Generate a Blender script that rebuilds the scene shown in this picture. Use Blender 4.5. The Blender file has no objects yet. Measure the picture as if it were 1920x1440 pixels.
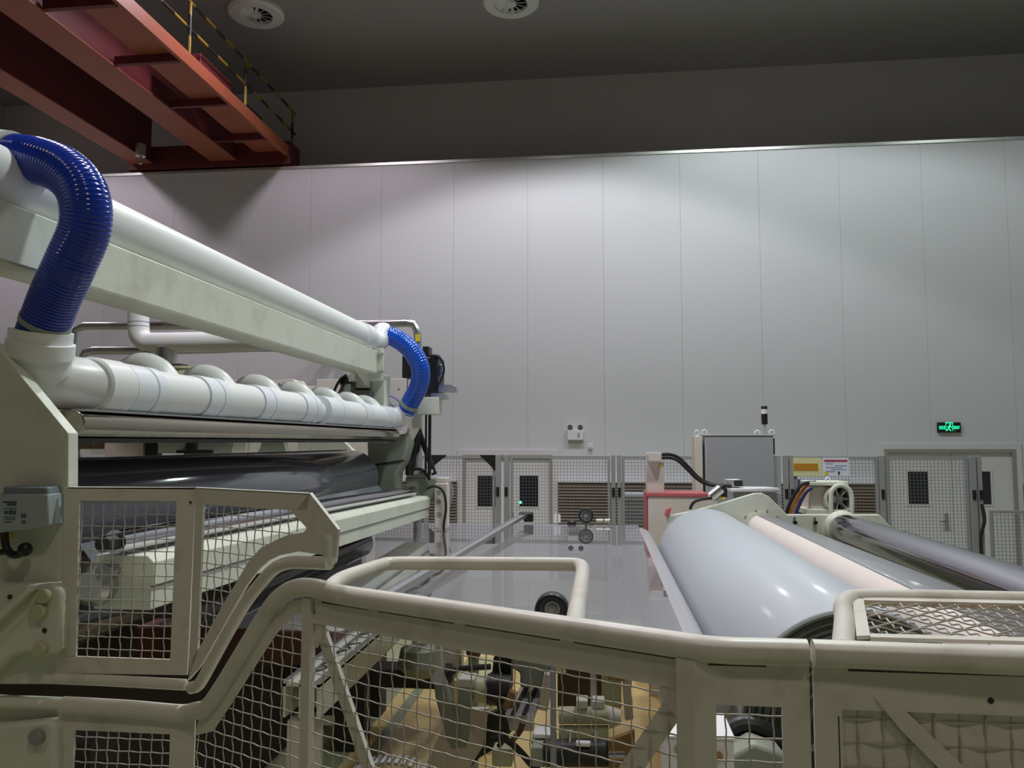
import bpy, bmesh, math, random
from mathutils import Vector, Matrix, Quaternion
random.seed(7)
R = math.radians
V = Vector
sc = bpy.context.scene
COL = sc.collection

# ------------------------------------------------------------------ camera
F = 1480.0
CAMZ = 2.4
PITCH = math.atan(108 / F)
YAW = math.atan(170 / F * math.cos(PITCH))
cam_d = bpy.data.cameras.new('camera')
cam_d.sensor_width = 36.0
cam_d.lens = 36.0 * F / 1920.0
cam_d.clip_start = 0.05
cam_d.clip_end = 200
cam = bpy.data.objects.new('camera', cam_d)
COL.objects.link(cam)
cam.location = (0, 0, CAMZ)
cam.rotation_euler = (math.pi / 2 + PITCH, 0, YAW)
sc.camera = cam

# ------------------------------------------------------------------ world, exposure, lamps
w = bpy.data.worlds.new('world'); sc.world = w
w.use_nodes = True
w.node_tree.nodes['Background'].inputs[0].default_value = (0.5, 0.5, 0.55, 1)
w.node_tree.nodes['Background'].inputs[1].default_value = 0.05
sc.view_settings.view_transform = 'Standard'
sc.view_settings.look = 'None'
sc.view_settings.gamma = 1.0
sc.view_settings.use_curve_mapping = False
sc.view_settings.exposure = 0.18


def spot(loc, target, energy, color, size, blend, rad=0.3):
    d = bpy.data.lights.new('high_bay_lamp', 'SPOT')
    d.energy = energy; d.color = color; d.spot_size = R(size); d.spot_blend = blend
    d.shadow_soft_size = rad
    o = bpy.data.objects.new('high_bay_lamp', d); COL.objects.link(o)
    o.location = loc
    o.rotation_euler = (V(target) - V(loc)).to_track_quat('-Z', 'Y').to_euler()
    return o


LILAC = (1.0, 0.89, 0.98)
AMBERL = (1.0, 0.86, 0.72)
NEUT = (0.97, 0.96, 1.0)
MINT = (0.90, 1.0, 0.98)
# row of high bay lamps in front of the far wall
for x, c, e, sz, bl in ((-10.6, LILAC, 330, 136, 0.2), (-4.6, LILAC, 235, 136, 0.2), (-0.9, NEUT, 450, 120, 0.12), (2.8, MINT, 440, 140, 0.2), (7.0, MINT, 130, 138, 0.25)):
    spot((x, 10.2, 9.3), (x, 10.7, 0), e, c, sz, bl)
# row above the machine and behind the viewpoint
for x, y, c, e in ((-2.6, 4.9, LILAC, 700), (1.6, 4.6, MINT, 980), (-3.2, -2.5, AMBERL, 140), (2.5, -2.5, AMBERL, 250)):
    spot((x, y, 9.3), (x, y, 0), e, c, 116, 0.35)

# ------------------------------------------------------------------ pixel <-> world
RM = cam.rotation_euler.to_matrix()
CP = V((0, 0, CAMZ))


def ray(px, py):
    return RM @ V(((px - 960) / F, -(py - 720) / F, -1.0))


def atY(px, py, y):
    d = ray(px, py); return CP + d * (y / d.y)


def atZ(px, py, z):
    d = ray(px, py); return CP + d * ((z - CAMZ) / d.z)


def atX(px, py, x):
    d = ray(px, py); return CP + d * (x / d.x)


def atP(px, py, p, n):
    d = ray(px, py); return CP + d * ((p - CP).dot(n) / d.dot(n))


# ------------------------------------------------------------------ materials
MATS = {}


def mat(name, col, rough=0.5, metal=0.0, mott=0.12, scale=6.0, bump=0.0, bscale=60.0, coat=0.0, spec=0.5,
        emit=None, estr=0.0, stain=None, stain_amt=0.0, stain_scale=3.0):
    m = bpy.data.materials.new(name); m.use_nodes = True
    nt = m.node_tree; n = nt.nodes; l = nt.links
    b = n['Principled BSDF']
    b.inputs['Roughness'].default_value = rough
    b.inputs['Metallic'].default_value = metal
    b.inputs['Coat Weight'].default_value = coat
    b.inputs['Coat Roughness'].default_value = 0.12
    b.inputs['Specular IOR Level'].default_value = spec
    tc = n.new('ShaderNodeTexCoord')
    nz = n.new('ShaderNodeTexNoise'); nz.inputs['Scale'].default_value = scale; nz.inputs['Detail'].default_value = 5
    l.new(tc.outputs['Object'], nz.inputs['Vector'])
    mx = n.new('ShaderNodeMix'); mx.data_type = 'RGBA'
    mx.inputs[6].default_value = tuple(c * (1 - mott) for c in col) + (1,)
    mx.inputs[7].default_value = tuple(min(1, c * (1 + mott)) for c in col) + (1,)
    l.new(nz.outputs['Fac'], mx.inputs[0])
    out = mx.outputs[2]
    if stain:
        n2 = n.new('ShaderNodeTexNoise'); n2.inputs['Scale'].default_value = stain_scale; n2.inputs['Detail'].default_value = 8
        n2.inputs['Roughness'].default_value = 0.65
        l.new(tc.outputs['Object'], n2.inputs['Vector'])
        rp = n.new('ShaderNodeMapRange'); rp.inputs[1].default_value = 0.52; rp.inputs[2].default_value = 0.72
        rp.inputs[3].default_value = 0; rp.inputs[4].default_value = stain_amt
        l.new(n2.outputs['Fac'], rp.inputs[0])
        m2 = n.new('ShaderNodeMix'); m2.data_type = 'RGBA'
        l.new(rp.outputs[0], m2.inputs[0]); l.new(out, m2.inputs[6]); m2.inputs[7].default_value = tuple(stain) + (1,)
        out = m2.outputs[2]
    l.new(out, b.inputs['Base Color'])
    if bump > 0:
        n3 = n.new('ShaderNodeTexNoise'); n3.inputs['Scale'].default_value = bscale; n3.inputs['Detail'].default_value = 3
        l.new(tc.outputs['Object'], n3.inputs['Vector'])
        bp = n.new('ShaderNodeBump'); bp.inputs['Strength'].default_value = bump; bp.inputs['Distance'].default_value = 0.01
        l.new(n3.outputs['Fac'], bp.inputs['Height']); l.new(bp.outputs[0], b.inputs['Normal'])
    if emit:
        b.inputs['Emission Color'].default_value = tuple(emit) + (1,)
        b.inputs['Emission Strength'].default_value = estr
    MATS[name] = m
    return m


CREAM = mat('cream_paint', (0.70, 0.72, 0.61), 0.42, mott=0.06, scale=9, stain=(0.34, 0.29, 0.2), stain_amt=0.35, stain_scale=4)
CREAMG = mat('cream_guard_paint', (0.71, 0.68, 0.61), 0.36, mott=0.07, scale=14, stain=(0.3, 0.26, 0.19), stain_amt=0.4, stain_scale=6)
PINKCREAM = mat('pale_cream_paint', (0.70, 0.64, 0.58), 0.5, mott=0.05, scale=8)
GREENGREY = mat('green_grey_casting', (0.30, 0.33, 0.27), 0.5, mott=0.12, scale=12)
PVC = mat('white_pvc', (0.83, 0.84, 0.83), 0.35, mott=0.03, scale=3)
PVCG = mat('white_pvc_coupling', (0.80, 0.84, 0.88), 0.32, mott=0.03, scale=3)
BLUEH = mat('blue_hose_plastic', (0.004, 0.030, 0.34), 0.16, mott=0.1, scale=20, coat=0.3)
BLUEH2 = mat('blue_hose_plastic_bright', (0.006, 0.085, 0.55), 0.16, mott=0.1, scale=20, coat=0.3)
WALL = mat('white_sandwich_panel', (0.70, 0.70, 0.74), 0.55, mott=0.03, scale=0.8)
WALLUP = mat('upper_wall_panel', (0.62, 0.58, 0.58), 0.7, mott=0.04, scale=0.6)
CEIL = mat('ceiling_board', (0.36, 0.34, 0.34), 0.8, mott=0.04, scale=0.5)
SEAM = mat('seam_dark', (0.68, 0.68, 0.72), 0.7)
CAP = mat('galvanised_cap', (0.6, 0.6, 0.58), 0.35, metal=0.7)
FLOORM = mat('olive_epoxy_floor', (0.30, 0.32, 0.19), 0.3, mott=0.1, scale=1.2)
FLOORY = mat('yellow_floor_paint', (0.74, 0.54, 0.22), 0.35, mott=0.08, scale=2)
STEEL = mat('brushed_steel', (0.55, 0.55, 0.56), 0.28, metal=1.0, mott=0.08, scale=30)
CHROME = mat('chrome', (0.52, 0.51, 0.57), 0.10, metal=1.0, mott=0.03)
HOODM = mat('polished_stainless', (0.46, 0.41, 0.34), 0.12, metal=1.0, mott=0.12, scale=2.5, bump=0.15, bscale=3)
GALV = mat('galvanised_duct', (0.55, 0.55, 0.57), 0.3, metal=0.9, mott=0.15, scale=10)
DARKROLL = mat('dark_rubber_roller', (0.11, 0.11, 0.135), 0.10, mott=0.1, scale=4, coat=0.4)
BLACK = mat('black_plastic', (0.012, 0.012, 0.013), 0.4, mott=0.1)
CABLE = mat('black_cable', (0.015, 0.014, 0.014), 0.45, mott=0.1)
DKBROWN = mat('dark_brown_metal', (0.10, 0.055, 0.04), 0.6, mott=0.25)
FENCEG = mat('grey_fence_paint', (0.30, 0.30, 0.31), 0.5, mott=0.05)
FENCEW = mat('fence_wire_grey', (0.16, 0.16, 0.17), 0.5, mott=0.05)
WIRE = mat('guard_wire_cream', (0.46, 0.43, 0.37), 0.45, mott=0.1)
CABGREY = mat('cabinet_grey', (0.38, 0.39, 0.42), 0.5, mott=0.04, scale=30)
DOORM = mat('door_white', (0.72, 0.70, 0.71), 0.5, mott=0.03)
FRAMEM = mat('door_frame_grey', (0.34, 0.31, 0.28), 0.5, mott=0.05)
GLASSD = mat('dark_door_glass', (0.012, 0.013, 0.02), 0.08, mott=0.1)
BROWN = mat('brown_louvre', (0.19, 0.145, 0.105), 0.55, mott=0.08)
CRANE = mat('orange_red_crane_paint', (0.36, 0.10, 0.05), 0.5, mott=0.12, scale=2)
CRANE_SHADE = mat('maroon_shaded_crane_paint', (0.13, 0.02, 0.025), 0.55, mott=0.12, scale=2)  # crane paint darkened to maroon: the girder webs' shade is in the colour
ROLLM = mat('film_roll_surface', (0.50, 0.54, 0.59), 0.45, metal=0.0, mott=0.04, scale=1.5, coat=0.07, bump=0.10, bscale=2.5)
ROLLEND = mat('film_roll_end', (0.05, 0.065, 0.05), 0.35, mott=0.1, scale=30)
ROLLEDGE = mat('film_roll_layer_edge', (0.16, 0.19, 0.16), 0.35, mott=0.1, scale=30)
COREM = mat('paper_core', (0.74, 0.66, 0.62), 0.65, mott=0.05, scale=5)
GREYROLL = mat('grey_glossy_film', (0.20, 0.21, 0.24), 0.12, mott=0.08, coat=0.4)
CONTACT = mat('pale_roller_cover', (0.46, 0.45, 0.48), 0.3, mott=0.05, coat=0.2)
GREYFILM = mat('grey_film_wrap', (0.30, 0.31, 0.33), 0.5, mott=0.05, coat=0.3)
WHITEM = mat('white_plastic', (0.82, 0.82, 0.82), 0.4, mott=0.02)
REDP = mat('red_edge_paint', (0.55, 0.12, 0.13), 0.5, mott=0.1)
ORANGEM = mat('orange_cable', (0.75, 0.25, 0.05), 0.4)
BLUED = mat('dark_blue_plastic', (0.03, 0.035, 0.13), 0.4)
PALEBLUE = mat('pale_blue_tube', (0.25, 0.28, 0.62), 0.35)
YELLOW = mat('yellow_sticker', (0.75, 0.55, 0.03), 0.5)
PALEYEL = mat('pale_yellow_board', (0.70, 0.68, 0.38), 0.5)
AMBER = mat('amber_band', (0.50, 0.22, 0.02), 0.5)
NOTICE = mat('white_notice', (0.75, 0.75, 0.85), 0.5)
NOTRED = mat('notice_red_print', (0.45, 0.06, 0.12), 0.5)
NOTBLUE = mat('notice_blue_print', (0.25, 0.3, 0.55), 0.5)
BOXBLUE = mat('blue_grey_box', (0.40, 0.46, 0.49), 0.45, mott=0.05)
BOXTOP = mat('grey_blue_lid', (0.20, 0.23, 0.27), 0.45, mott=0.05)
PRINTD = mat('dark_print', (0.06, 0.09, 0.09), 0.6)
GREENLED = mat('green_led', (0.0, 0.3, 0.15), 0.4, emit=(0.05, 1.0, 0.45), estr=3.0)
EXITG = mat('exit_green', (0.0, 0.3, 0.15), 0.4, emit=(0.02, 0.9, 0.36), estr=1.6)
OLIVE = mat('pale_olive_paint', (0.52, 0.52, 0.33), 0.42, mott=0.06)
TAN = mat('tan_brown_paint', (0.36, 0.20, 0.07), 0.45, mott=0.12)
ALU = mat('aluminium_profile', (0.70, 0.70, 0.73), 0.3, metal=0.8, mott=0.05)
REDSTUFF = mat('red_brown_beam', (0.15, 0.065, 0.045), 0.5, mott=0.15)
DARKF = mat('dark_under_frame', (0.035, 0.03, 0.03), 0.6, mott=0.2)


def film_material():
    m = bpy.data.materials.new('clear_film'); m.use_nodes = True
    nt = m.node_tree; n = nt.nodes; l = nt.links
    for x in list(n): n.remove(x)
    o = n.new('ShaderNodeOutputMaterial')
    tr = n.new('ShaderNodeBsdfTransparent'); tr.inputs[0].default_value = (0.84, 0.84, 0.87, 1)
    gl = n.new('ShaderNodeBsdfGlossy'); gl.inputs['Roughness'].default_value = 0.015; gl.inputs[0].default_value = (0.97, 0.96, 1, 1)
    df = n.new('ShaderNodeBsdfDiffuse'); df.inputs[0].default_value = (0.45, 0.46, 0.5, 1)
    fr = n.new('ShaderNodeFresnel'); fr.inputs[0].default_value = 1.75
    mr = n.new('ShaderNodeMapRange'); mr.inputs[1].default_value = 0.0; mr.inputs[2].default_value = 0.5
    mr.inputs[3].default_value = 0.12; mr.inputs[4].default_value = 0.74
    m1 = n.new('ShaderNodeMixShader'); m1.inputs[0].default_value = 0.22
    m2 = n.new('ShaderNodeMixShader')
    tc = n.new('ShaderNodeTexCoord')
    mp = n.new('ShaderNodeMapping'); mp.inputs['Scale'].default_value = (1.2, 0.25, 1)
    nz = n.new('ShaderNodeTexNoise'); nz.inputs['Scale'].default_value = 3; nz.inputs['Detail'].default_value = 1
    bp = n.new('ShaderNodeBump'); bp.inputs['Strength'].default_value = 0.02; bp.inputs['Distance'].default_value = 0.01
    l.new(tc.outputs['Object'], mp.inputs[0]); l.new(mp.outputs[0], nz.inputs['Vector'])
    l.new(nz.outputs['Fac'], bp.inputs['Height']); l.new(bp.outputs[0], gl.inputs['Normal'])
    l.new(fr.outputs[0], mr.inputs[0]); l.new(mr.outputs[0], m2.inputs[0])
    l.new(tr.outputs[0], m1.inputs[1]); l.new(df.outputs[0], m1.inputs[2])
    l.new(m1.outputs[0], m2.inputs[1]); l.new(gl.outputs[0], m2.inputs[2])
    l.new(m2.outputs[0], o.inputs[0])
    return m


FILM = film_material()


def stripe_material():
    m = bpy.data.materials.new('yellow_black_rail'); m.use_nodes = True
    nt = m.node_tree; n = nt.nodes; l = nt.links
    b = n['Principled BSDF']; b.inputs['Roughness'].default_value = 0.5
    tc = n.new('ShaderNodeTexCoord')
    sx = n.new('ShaderNodeSeparateXYZ'); l.new(tc.outputs['Object'], sx.inputs[0])
    ad = n.new('ShaderNodeMath'); ad.operation = 'ADD'
    l.new(sx.outputs[1], ad.inputs[0]); l.new(sx.outputs[2], ad.inputs[1])
    mu = n.new('ShaderNodeMath'); mu.operation = 'MULTIPLY'; mu.inputs[1].default_value = 1.6
    l.new(ad.outputs[0], mu.inputs[0])
    fr = n.new('ShaderNodeMath'); fr.operation = 'FRACT'; l.new(mu.outputs[0], fr.inputs[0])
    gt = n.new('ShaderNodeMath'); gt.operation = 'GREATER_THAN'; gt.inputs[1].default_value = 0.5
    l.new(fr.outputs[0], gt.inputs[0])
    mx = n.new('ShaderNodeMix'); mx.data_type = 'RGBA'
    mx.inputs[6].default_value = (0.015, 0.014, 0.014, 1); mx.inputs[7].default_value = (0.26, 0.17, 0.02, 1)
    l.new(gt.outputs[0], mx.inputs[0]); l.new(mx.outputs[2], b.inputs['Base Color'])
    return m


STRIPE = stripe_material()

# ------------------------------------------------------------------ mesh helpers


class MB:
    def __init__(s):
        s.v = []; s.f = []

    def add(s, vs, fs):
        o = len(s.v)
        s.v += [V(p) for p in vs]
        s.f += [tuple(i + o for i in f) for f in fs]
        return s

    def box(s, x0, x1, y0, y1, z0, z1):
        if x0 > x1: x0, x1 = x1, x0
        if y0 > y1: y0, y1 = y1, y0
        if z0 > z1: z0, z1 = z1, z0
        vs = [(x0, y0, z0), (x1, y0, z0), (x1, y1, z0), (x0, y1, z0), (x0, y0, z1), (x1, y0, z1), (x1, y1, z1), (x0, y1, z1)]
        return s.add(vs, [(0, 3, 2, 1), (4, 5, 6, 7), (0, 1, 5, 4), (1, 2, 6, 5), (2, 3, 7, 6), (3, 0, 4, 7)])

    def prism(s, pts, ext):
        """polygon (any winding) extruded by a vector"""
        pts = [V(p) for p in pts]; ext = V(ext); n = len(pts)
        nr = V((0, 0, 0))
        for i in range(n):
            nr += pts[i].cross(pts[(i + 1) % n])
        if nr.dot(ext) > 0: pts = pts[::-1]
        vs = pts + [p + ext for p in pts]
        fs = [tuple(range(n)), tuple(range(2 * n - 1, n - 1, -1))]
        for i in range(n):
            j = (i + 1) % n
            fs.append((i, i + n, j + n, j))
        return s.add(vs, fs)

    def obox(s, p0, p1, wd, th, nrm):
        """bar from p0 to p1: width wd in the plane, thickness th along nrm (centred)"""
        p0 = V(p0); p1 = V(p1); nrm = V(nrm).normalized()
        d = (p1 - p0).normalized()
        nrm = (nrm - d * nrm.dot(d)).normalized()
        b = d.cross(nrm) * (wd / 2); t = nrm * (th / 2)
        return s.prism([p0 - b - t, p1 - b - t, p1 + b - t, p0 + b - t], t * 2)

    def cyl(s, p0, p1, r0, r1=None, seg=24, caps=True):
        if r1 is None: r1 = r0
        return s.lathe(p0, p1, [(0, r0), (1, r1)], seg, caps)

    def lathe(s, p0, p1, prof, seg=24, caps=True):
        """prof: list of (t along axis 0..1, radius)"""
        p0 = V(p0); p1 = V(p1); d = (p1 - p0)
        a = d.normalized(); u = a.orthogonal().normalized(); w2 = a.cross(u)
        vs = []; fs = []
        for (t, r) in prof:
            c = p0 + d * t
            for k in range(seg):
                an = 2 * math.pi * k / seg
                vs.append(c + (u * math.cos(an) + w2 * math.sin(an)) * r)
        for i in range(len(prof) - 1):
            for k in range(seg):
                k2 = (k + 1) % seg
                fs.append((i * seg + k, i * seg + k2, (i + 1) * seg + k2, (i + 1) * seg + k))
        if caps:
            fs.append(tuple(range(seg - 1, -1, -1)))
            o = (len(prof) - 1) * seg
            fs.append(tuple(range(o, o + seg)))
        return s.add(vs, fs)

    def tube(s, pts, r, seg=12, caps=True, rf=None):
        pts = [V(p) for p in pts]; n = len(pts)
        T = []
        for i in range(n):
            a = pts[max(i - 1, 0)]; b = pts[min(i + 1, n - 1)]
            T.append((b - a).normalized())
        u = T[0].orthogonal().normalized()
        vs = []; fs = []
        for i in range(n):
            u = (u - T[i] * u.dot(T[i])).normalized(); q = T[i].cross(u)
            rr = rf(i) if rf else r
            for k in range(seg):
                an = 2 * math.pi * k / seg
                vs.append(pts[i] + (u * math.cos(an) + q * math.sin(an)) * rr)
        for i in range(n - 1):
            for k in range(seg):
                k2 = (k + 1) % seg
                fs.append((i * seg + k, i * seg + k2, (i + 1) * seg + k2, (i + 1) * seg + k))
        if caps:
            fs.append(tuple(range(seg - 1, -1, -1)))
            o = (n - 1) * seg
            fs.append(tuple(range(o, o + seg)))
        return s.add(vs, fs)

    def sphere(s, c, r, seg=16, rings=8, sx=1, sy=1, sz=1):
        prof = []
        c = V(c); vs = []; fs = []
        for i in range(rings + 1):
            a = math.pi * i / rings
            for k in range(seg):
                b = 2 * math.pi * k / seg
                vs.append(c + V((r * sx * math.sin(a) * math.cos(b), r * sy * math.sin(a) * math.sin(b), r * sz * math.cos(a))))
        for i in range(rings):
            for k in range(seg):
                k2 = (k + 1) % seg
                fs.append((i * seg + k, (i + 1) * seg + k, (i + 1) * seg + k2, i * seg + k2))
        return s.add(vs, fs)


WL = {}   # world location of every linked object


def tag(o, label=None, cat=None, group=None, kind=None):
    if label: o['label'] = label
    if cat: o['category'] = cat
    if group: o['group'] = group
    if kind: o['kind'] = kind
    return o


def thing(name, label, cat, loc=(0, 0, 0), group=None, kind=None):
    o = bpy.data.objects.new(name, None); COL.objects.link(o)
    o.empty_display_size = 0.1
    o.location = loc; WL[o] = V(loc)
    return tag(o, label, cat, group, kind)


def obj(name, mb, m, parent=None, smooth=True, bevel=0.0, ang=35, label=None, cat=None, group=None, kind=None):
    if parent is not None:
        base = WL[parent]
    else:
        xs = [p.x for p in mb.v]; ys = [p.y for p in mb.v]; zs = [p.z for p in mb.v]
        base = V(((min(xs) + max(xs)) / 2, (min(ys) + max(ys)) / 2, min(zs)))
    me = bpy.data.meshes.new(name)
    me.from_pydata([tuple(p - base) for p in mb.v], [], mb.f)
    me.validate(); me.update()
    bm = bmesh.new(); bm.from_mesh(me); bmesh.ops.recalc_face_normals(bm, faces=bm.faces); bm.to_mesh(me); bm.free()
    if smooth:
        me.shade_smooth(); me.set_sharp_from_angle(angle=R(ang))
    me.materials.append(m)
    o = bpy.data.objects.new(name, me); COL.objects.link(o)
    if parent is not None:
        o.parent = parent
    else:
        o.location = base
    WL[o] = V(base)
    if bevel > 0:
        b = o.modifiers.new('bevel', 'BEVEL'); b.width = bevel; b.segments = 2; b.limit_method = 'ANGLE'; b.angle_limit = R(40)
    return tag(o, label, cat, group, kind)


def crom(pts, n=8):
    """Catmull-Rom through pts"""
    P = [V(p) for p in pts]
    P = [P[0] * 2 - P[1]] + P + [P[-1] * 2 - P[-2]]
    out = []
    for i in range(1, len(P) - 2):
        for k in range(n):
            t = k / n
            a, b, c, d = P[i - 1], P[i], P[i + 1], P[i + 2]
            out.append(0.5 * ((2 * b) + (c - a) * t + (2 * a - 5 * b + 4 * c - d) * t * t + (3 * b - a - 3 * c + d) * t ** 3))
    out.append(P[-2])
    return out


def pbox(mb, x0, y0, x1, y1, Y, depth):
    """box whose front face in the plane Y spans the picture rectangle, running back by depth"""
    a = atY(x0, y0, Y); b = atY(x1, y1, Y)
    return mb.box(a.x, b.x, Y, Y + depth, b.z, a.z)


def ppoly(mb, pix, Y, depth):
    return mb.prism([atY(x, y, Y) for x, y in pix], (0, depth, 0))


def cut_intervals(poly, u, axis):
    """intervals along the other axis where the line axis=u lies inside the polygon"""
    hits = []
    n = len(poly)
    for i in range(n):
        a = poly[i]; b = poly[(i + 1) % n]
        if (a[axis] - u) * (b[axis] - u) < 0:
            t = (u - a[axis]) / (b[axis] - a[axis])
            hits.append(a[1 - axis] + t * (b[1 - axis] - a[1 - axis]))
    hits.sort()
    return [(hits[i], hits[i + 1]) for i in range(0, len(hits) - 1, 2)]


def wire_mesh(pts3, origin, uax, vax, pitch, r, amp, over=0.012, seg=4, pitch_v=None):
    """crimped woven wire filling a polygon given by 3D points lying in the plane origin + u*uax + v*vax"""
    mb = MB()
    pv = pitch_v or pitch
    nrm = uax.cross(vax).normalized()
    poly = [((p - origin).dot(uax), (p - origin).dot(vax)) for p in pts3]
    for axis, pt, po in ((0, pitch, pv), (1, pv, pitch)):
        lo = min(q[axis] for q in poly); hi = max(q[axis] for q in poly)
        i = math.ceil(lo / pt)
        while i * pt < hi:
            u = i * pt + 1e-5
            for (a, b) in cut_intervals(poly, u, axis):
                if b - a < 0.01: continue
                a -= over; b += over
                k = max(2, int((b - a) / (po / (4 if amp > 0 else 0.02))))
                if amp == 0: k = 1
                line = []
                for j in range(k + 1):
                    t = a + (b - a) * j / k
                    ph = math.cos(math.pi * t / po) * (1 if i % 2 else -1) * (1 if axis else -1)
                    uu = u + amp * (0.45 if axis == 0 else 0.18) * math.sin(2 * math.pi * t / po)
                    if axis == 0: p = origin + uax * uu + vax * t
                    else: p = origin + uax * t + vax * uu
                    line.append(p + nrm * (ph * amp))
                mb.tube(line, r, seg, caps=False)
            i += 1
    return mb


# ================================================================== THE HALL
YW = 14.0      # far wall
YU = 15.5      # set-back wall above the ledge
ZL = (828 - 281) / F * YW + CAMZ
ZC = 9.75
XL, XR, YB = -13.0, 10.5, -9.0
obj('floor', MB().box(XL, XR, YB, YU, -0.1, 0), FLOORM, kind='structure', smooth=False)
obj('floor_marking', MB().box(-1.74, 0.6, 2.9, 9.0, 0, 0.002), FLOORY, kind='structure', smooth=False)
obj('floor_marking', MB().box(-1.96, -1.84, 2.9, 9.0, 0, 0.002), FLOORY, kind='structure', smooth=False)
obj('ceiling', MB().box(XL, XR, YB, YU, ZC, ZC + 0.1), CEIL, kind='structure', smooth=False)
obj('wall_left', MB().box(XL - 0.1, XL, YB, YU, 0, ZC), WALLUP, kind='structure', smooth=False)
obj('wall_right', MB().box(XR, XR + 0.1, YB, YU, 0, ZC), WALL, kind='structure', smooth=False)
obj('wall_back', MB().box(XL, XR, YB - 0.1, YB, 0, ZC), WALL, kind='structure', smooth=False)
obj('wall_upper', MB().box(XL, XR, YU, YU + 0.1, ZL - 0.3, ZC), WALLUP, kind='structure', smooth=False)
wf = obj('wall_front', MB().box(XL, XR, YW + 0.03, YW + 0.2, 0, ZL - 0.02), SEAM, kind='structure', smooth=False)
# sandwich panels with recessed joints; doors cut the lower part
dA0, dA1 = atY(868, 850, YW).x, atY(1036, 850, YW).x
dB0, dB1 = atY(1657, 840, YW).x, atY(1903, 840, YW).x
zA = atY(950, 853, YW).z; zB = atY(1780, 842, YW).z
pw = 1.36
x = XL
seam0 = atY(1277, 500, YW).x
k0 = math.floor((XL - seam0) / pw)
xs = [seam0 + pw * k for k in range(k0, k0 + 25)]
for a in xs:
    x0 = max(a + 0.0015, XL); x1 = min(a + pw - 0.0015, XR)
    if x1 - x0 < 0.05: continue
    cuts = [(x0, x1, 0.0)]
    for (d0, d1, dz) in ((dA0, dA1, zA), (dB0, dB1, zB)):
        new = []
        for (p, q, zz) in cuts:
            if zz > 0 or q <= d0 or p >= d1: new.append((p, q, zz)); continue
            if p < d0: new.append((p, d0, zz))
            new.append((max(p, d0), min(q, d1), dz))
            if q > d1: new.append((d1, q, zz))
        cuts = new
    mb = MB()
    for (p, q, zz) in cuts:
        mb.box(p, q, YW, YW + 0.03, zz, ZL - 0.02)
    obj('wall_panel', mb, WALL, wf, smooth=False)
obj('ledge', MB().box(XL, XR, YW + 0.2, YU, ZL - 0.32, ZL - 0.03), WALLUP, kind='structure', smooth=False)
tr = obj('trim_1', MB().box(XL, XR, YW - 0.02, YW + 0.10, ZL - 0.05, ZL + 0.01), CAP, kind='structure', smooth=False, bevel=0.006)

# ---------------------------------------------------------------- doors


def door(name, label, px0, px1, pytop, split, wins, handle, solid_frame):
    X0 = atY(px0, pytop, YW).x; X1 = atY(px1, pytop, YW).x; Z1 = atY((px0 + px1) / 2, pytop, YW).z
    d = thing(name, label, None, ((X0 + X1) / 2, YW, 0), kind='structure')
    fw = 0.055
    f = MB().box(X0, X0 + fw, YW - 0.03, YW + 0.03, 0, Z1).box(X1 - fw, X1, YW - 0.03, YW + 0.03, 0, Z1)
    f.box(X0 + fw, X1 - fw, YW - 0.03, YW + 0.03, Z1 - fw, Z1)
    obj('door_frame', f, FRAMEM, d, smooth=False)
    g = MB().box(X0 - 0.09, X0, YW - 0.02, YW, 0, Z1 + 0.09).box(X1, X1 + 0.09, YW - 0.02, YW, 0, Z1 + 0.09)
    g.box(X0, X1, YW - 0.02, YW, Z1, Z1 + 0.09)
    obj('architrave', g, DOORM, d, smooth=False)
    XS = atY(split, pytop, YW).x
    for (a, b), (wx0, wy0, wx1, wy1) in zip(((X0 + fw, XS - 0.004), (XS + 0.004, X1 - fw)), wins):
        p = atY(wx0, wy0, YW); q = atY(wx1, wy1, YW)
        m = MB()
        y0, y1 = YW + 0.01, YW + 0.028
        m.box(a, p.x, y0, y1, 0, Z1 - fw).box(q.x, b, y0, y1, 0, Z1 - fw)
        m.box(p.x, q.x, y0, y1, 0, q.z).box(p.x, q.x, y0, y1, p.z, Z1 - fw)
        lf = obj('door_leaf', m, DOORM, d, smooth=False)
        obj('pane', MB().box(p.x, q.x, YW + 0.018, YW + 0.024, q.z, p.z), GLASSD, lf, smooth=False)
        t = 0.025
        fr = MB().box(p.x - t, q.x + t, YW, YW + 0.012, p.z, p.z + t).box(p.x - t, q.x + t, YW, YW + 0.012, q.z - t, q.z)
        fr.box(p.x - t, p.x, YW, YW + 0.012, q.z, p.z).box(q.x, q.x + t, YW, YW + 0.012, q.z, p.z)
        obj('window_frame', fr, DOORM, lf, smooth=False)
    if handle:
        h = atY(handle[0], handle[1], YW)
        m = MB().box(h.x - 0.03, h.x + 0.03, YW - 0.005, YW + 0.012, h.z - 0.14, h.z + 0.14)
        m.cyl((h.x, YW, h.z), (h.x, YW - 0.06, h.z), 0.012, seg=10).cyl((h.x, YW - 0.055, h.z), (h.x - 0.13, YW - 0.055, h.z), 0.011, seg=10)
        obj('door_handle', m, STEEL, d)
    return d


door('door_1', 'white double door with two dark glazed windows behind the tall mesh fence', 868, 1036, 853, 952,
     ((895, 892, 930, 950), (974, 892, 1009, 950)), (960, 975), True)
door('door_2', 'wide white double door under the green exit sign', 1657, 1903, 842, 1783,
     ((1702, 884, 1742, 946), (1838, 884, 1860, 946)), (1775, 978), True)

# ---------------------------------------------------------------- brown louvre band along the far wall
zt = atY(1100, 902, YW).z


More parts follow.
